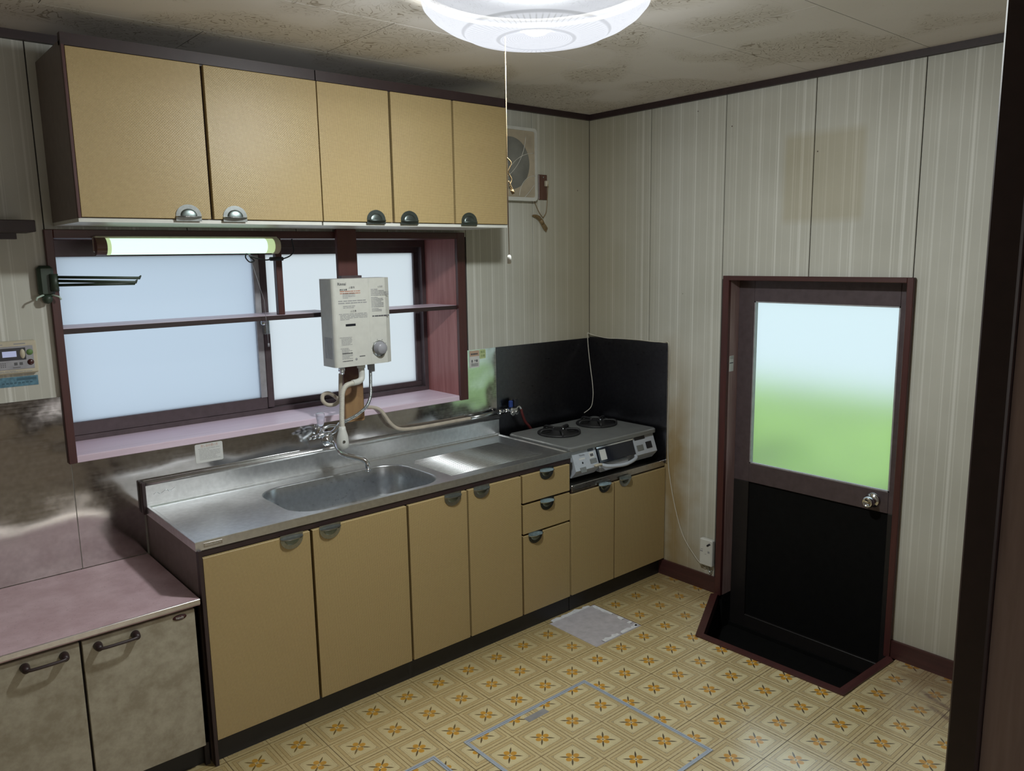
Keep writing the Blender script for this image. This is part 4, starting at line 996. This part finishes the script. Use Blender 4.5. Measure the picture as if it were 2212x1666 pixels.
# ventilation fan
vf = thing('ventilation_fan', 'square white ventilation fan cover beside the wall cabinets', 'fan', (-.62, -.002, 2.04))
fx0, fx1, fz0, fz1 = -.806, -.437, 2.048, 2.418
P = rr_loop(fx0, fx1, fz0, fz1, .022, 5); Pi = rr_loop(fx0+.016, fx1-.016, fz0+.018, fz1-.016, .014, 5); n = len(P); m = MB()
m.add([(x, -.0005, z) for x, z in P]+[(x, -.040, z) for x, z in P]+[(x, -.043, z) for x, z in Pi]+[(x, -.034, z) for x, z in Pi], [(r_*n+k, r_*n+(k+1) % n, (r_+1)*n+(k+1) % n, (r_+1)*n+k) for r_ in range(3) for k in range(n)]+[tuple(range(n))])
obj('frame', m, 'white_plastic', vf)
obj('cover', MB().box(fx0+.014, fx1-.014, -.036, -.030, fz0+.016, fz1-.014), 'fan_beige', vf)
obj('dark_grille', MB().lathe((-.622, -.0355, 2.235), (0, -1, 0), [(0, .0025), (.09, .0025), (.130, .001), (.133, 0)], 40), 'fan_dark', vf, 'round dark grey grille')  # darker disc over the middle of the cover
for ax, az, r_, a0, a1 in ((fx1-.018, fz0+.02, .11, 90, 178), (fx1-.018, fz0+.02, .225, 92, 178), (fx0+.02, fz1-.02, .42, -60, -8), (fx0+.02, fz1-.02, .27, -80, -5)):
    pts = [(ax+r_*math.cos(math.radians(a0+(a1-a0)*k/20)), -.0385, az+r_*math.sin(math.radians(a0+(a1-a0)*k/20))) for k in range(21)]
    pts = [p for p in pts if fx0+.016 < p[0] < fx1-.016 and fz0+.018 < p[2] < fz1-.016]
    if len(pts) > 2: obj('rib', MB().tube(pts, .0017, 6), 'fan_line', vf)
# outlet with a bundled flex
ol = thing('wall_outlet', 'brown wall outlet beside the ventilation fan', 'outlet', (-.365, -.002, 2.06))
obj('plate', MB().box(-.400, -.337, -.009, 0., 2.060, 2.192, .003), 'outlet_brown', ol)
obj('plug', MB().box(-.362, -.343, -.028, -.009, 2.130, 2.160, .003), 'cream_plastic', ol)
obj('screw', MB().cyl((-.368, -.011, 2.178), (-.368, -.009, 2.178), .004, 10), 'worn_chrome', ol)
m = MB(); m.tube(curve([(-.437, -.012, 2.052), (-.418, -.010, 2.02), (-.398, -.010, 1.99), (-.372, -.010, 1.965)], 5), .002, 6)
m.tube(curve([(-.352, -.028, 2.14), (-.348, -.020, 2.08), (-.350, -.012, 2.00), (-.375, -.012, 1.965)], 5), .002, 6)
for k in range(4):
    o_ = .005*k; m.tube(curve([(-.452+o_, -.010-o_*.5, 1.975), (-.41+o_, -.012, 1.975-o_), (-.375+o_, -.010-o_*.5, 1.925), (-.352+o_*.6, -.012, 1.893+o_), (-.368, -.012-o_*.5, 1.905+o_), (-.41+o_, -.012, 1.955+o_)], 5, True), .0021, 6, closed=True)
m.cyl((-.395, -.016, 1.955), (-.380, -.016, 1.935), .010, 10)
obj('flex_bundle', m, 'wire_brown', None, 'tied bundle of yellowed flex hanging under the wall outlet', cat='cable')
# gas alarm
al = thing('gas_alarm', 'small white gas alarm box low on the wall by the back door', 'gas alarm', (-.012, -.862, .13))
obj('housing', MB().box(-.028, -.0005, -.902, -.824, .140, .285, .005), 'white_plastic', al)
m = MB(); m.add([(-.0284, -.895, .268), (-.0284, -.890, .262), (-.0284, -.872, .246), (-.0284, -.867, .252), (-.0284, -.872, .259), (-.0284, -.890, .275)], [(0, 1, 2, 3, 4, 5)]); me = m.mesh('sensor_window')
obj('sensor_window', MB().tube([(-.027, -.890, .266), (-.027, -.872, .252)], .0055, 8), 'black_plastic', al)
obj('printed_text', strokes([(-.846, -.832, .226, .229), (-.846, -.829, .214, .220), (-.888, -.876, .213, .224), (-.868, -.858, .203, .205)], ('x', -.028)), 'ink_pale', al)
obj('screw_hook', MB().tube(curve([(-.004, -.868, .13), (-.010, -.875, .112), (-.012, -.886, .104), (-.010, -.893, .118)], 5), .003, 6), 'worn_chrome', al)
# thin white cable: from behind the stove up the corner, over the splash sheet, down to the alarm
wc = MB().tube(curve([(-.16, -.11, .872), (-.130, -.135, .905), (-.118, -.14, .96), (-.11, -.13, 1.03), (-.095, -.10, 1.12), (-.06, -.05, 1.22), (-.035, -.018, 1.305), (-.030, -.016, 1.316)], 7), .0022, 6)
wc.tube(curve([(-.030, -.016, 1.316), (-.012, -.05, 1.302), (-.010, -.15, 1.292), (-.010, -.25, 1.2965), (-.010, -.38, 1.2985), (-.010, -.47, 1.296), (-.010, -.55, 1.296), (-.013, -.590, 1.28), (-.012, -.592, 1.05), (-.012, -.592, .80), (-.010, -.600, .62), (-.006, -.640, .42), (-.006, -.70, .26), (-.006, -.78, .165), (-.006, -.835, .122), (-.006, -.852, .118), (-.006, -.850, .135)], 7), .0022, 6)
obj('thin_cable', wc, 'wire_white', None, 'thin white cable running from stove over the splash sheet to gas alarm', cat='cable')

# ================================================================== FLOOR HATCHES
def hatch(R, label, pull):
    x0, x1, y0, y1 = R
    h = thing('floor_hatch', label, 'hatch', ((x0+x1)/2, (y0+y1)/2, 0), 'underfloor storage hatches')
    obj('lid', MB().box(x0+.016, x1-.016, y0+.016, y1-.016, -.0035, .0005), 'hatch_vinyl', h)
    for z, i, wd in ((.0030, .0005, .0070), (.0022, .0085, .0070)):
        a, b, c, d = x0+i, x1-i, y0+i, y1-i
        for poly in ([(a, d), (b, d), (b-wd, d-wd), (a+wd, d-wd)], [(a, c), (b, c), (b-wd, c+wd), (a+wd, c+wd)], [(a, c), (a+wd, c+wd), (a+wd, d-wd), (a, d)], [(b, c), (b-wd, c+wd), (b-wd, d-wd), (b, d)]):
            obj('frame_bar', MB().prism(poly, 'z', -.0035, z), 'aluminium', h)
    if pull: 
        p = obj('finger_pull', MB().box(-1.510, -1.405, -1.122, -1.090, -.002, .0016, .0006), 'light_sash', h, 'recessed grey metal finger pull')
    return h
hatch(H1, 'square aluminium-edged floor hatch with a metal finger pull', True)
hatch(H2, 'aluminium-edged floor hatch beside the one with the finger pull', False)

for o in list(bpy.data.objects):
    if '_o' in o: del o['_o']
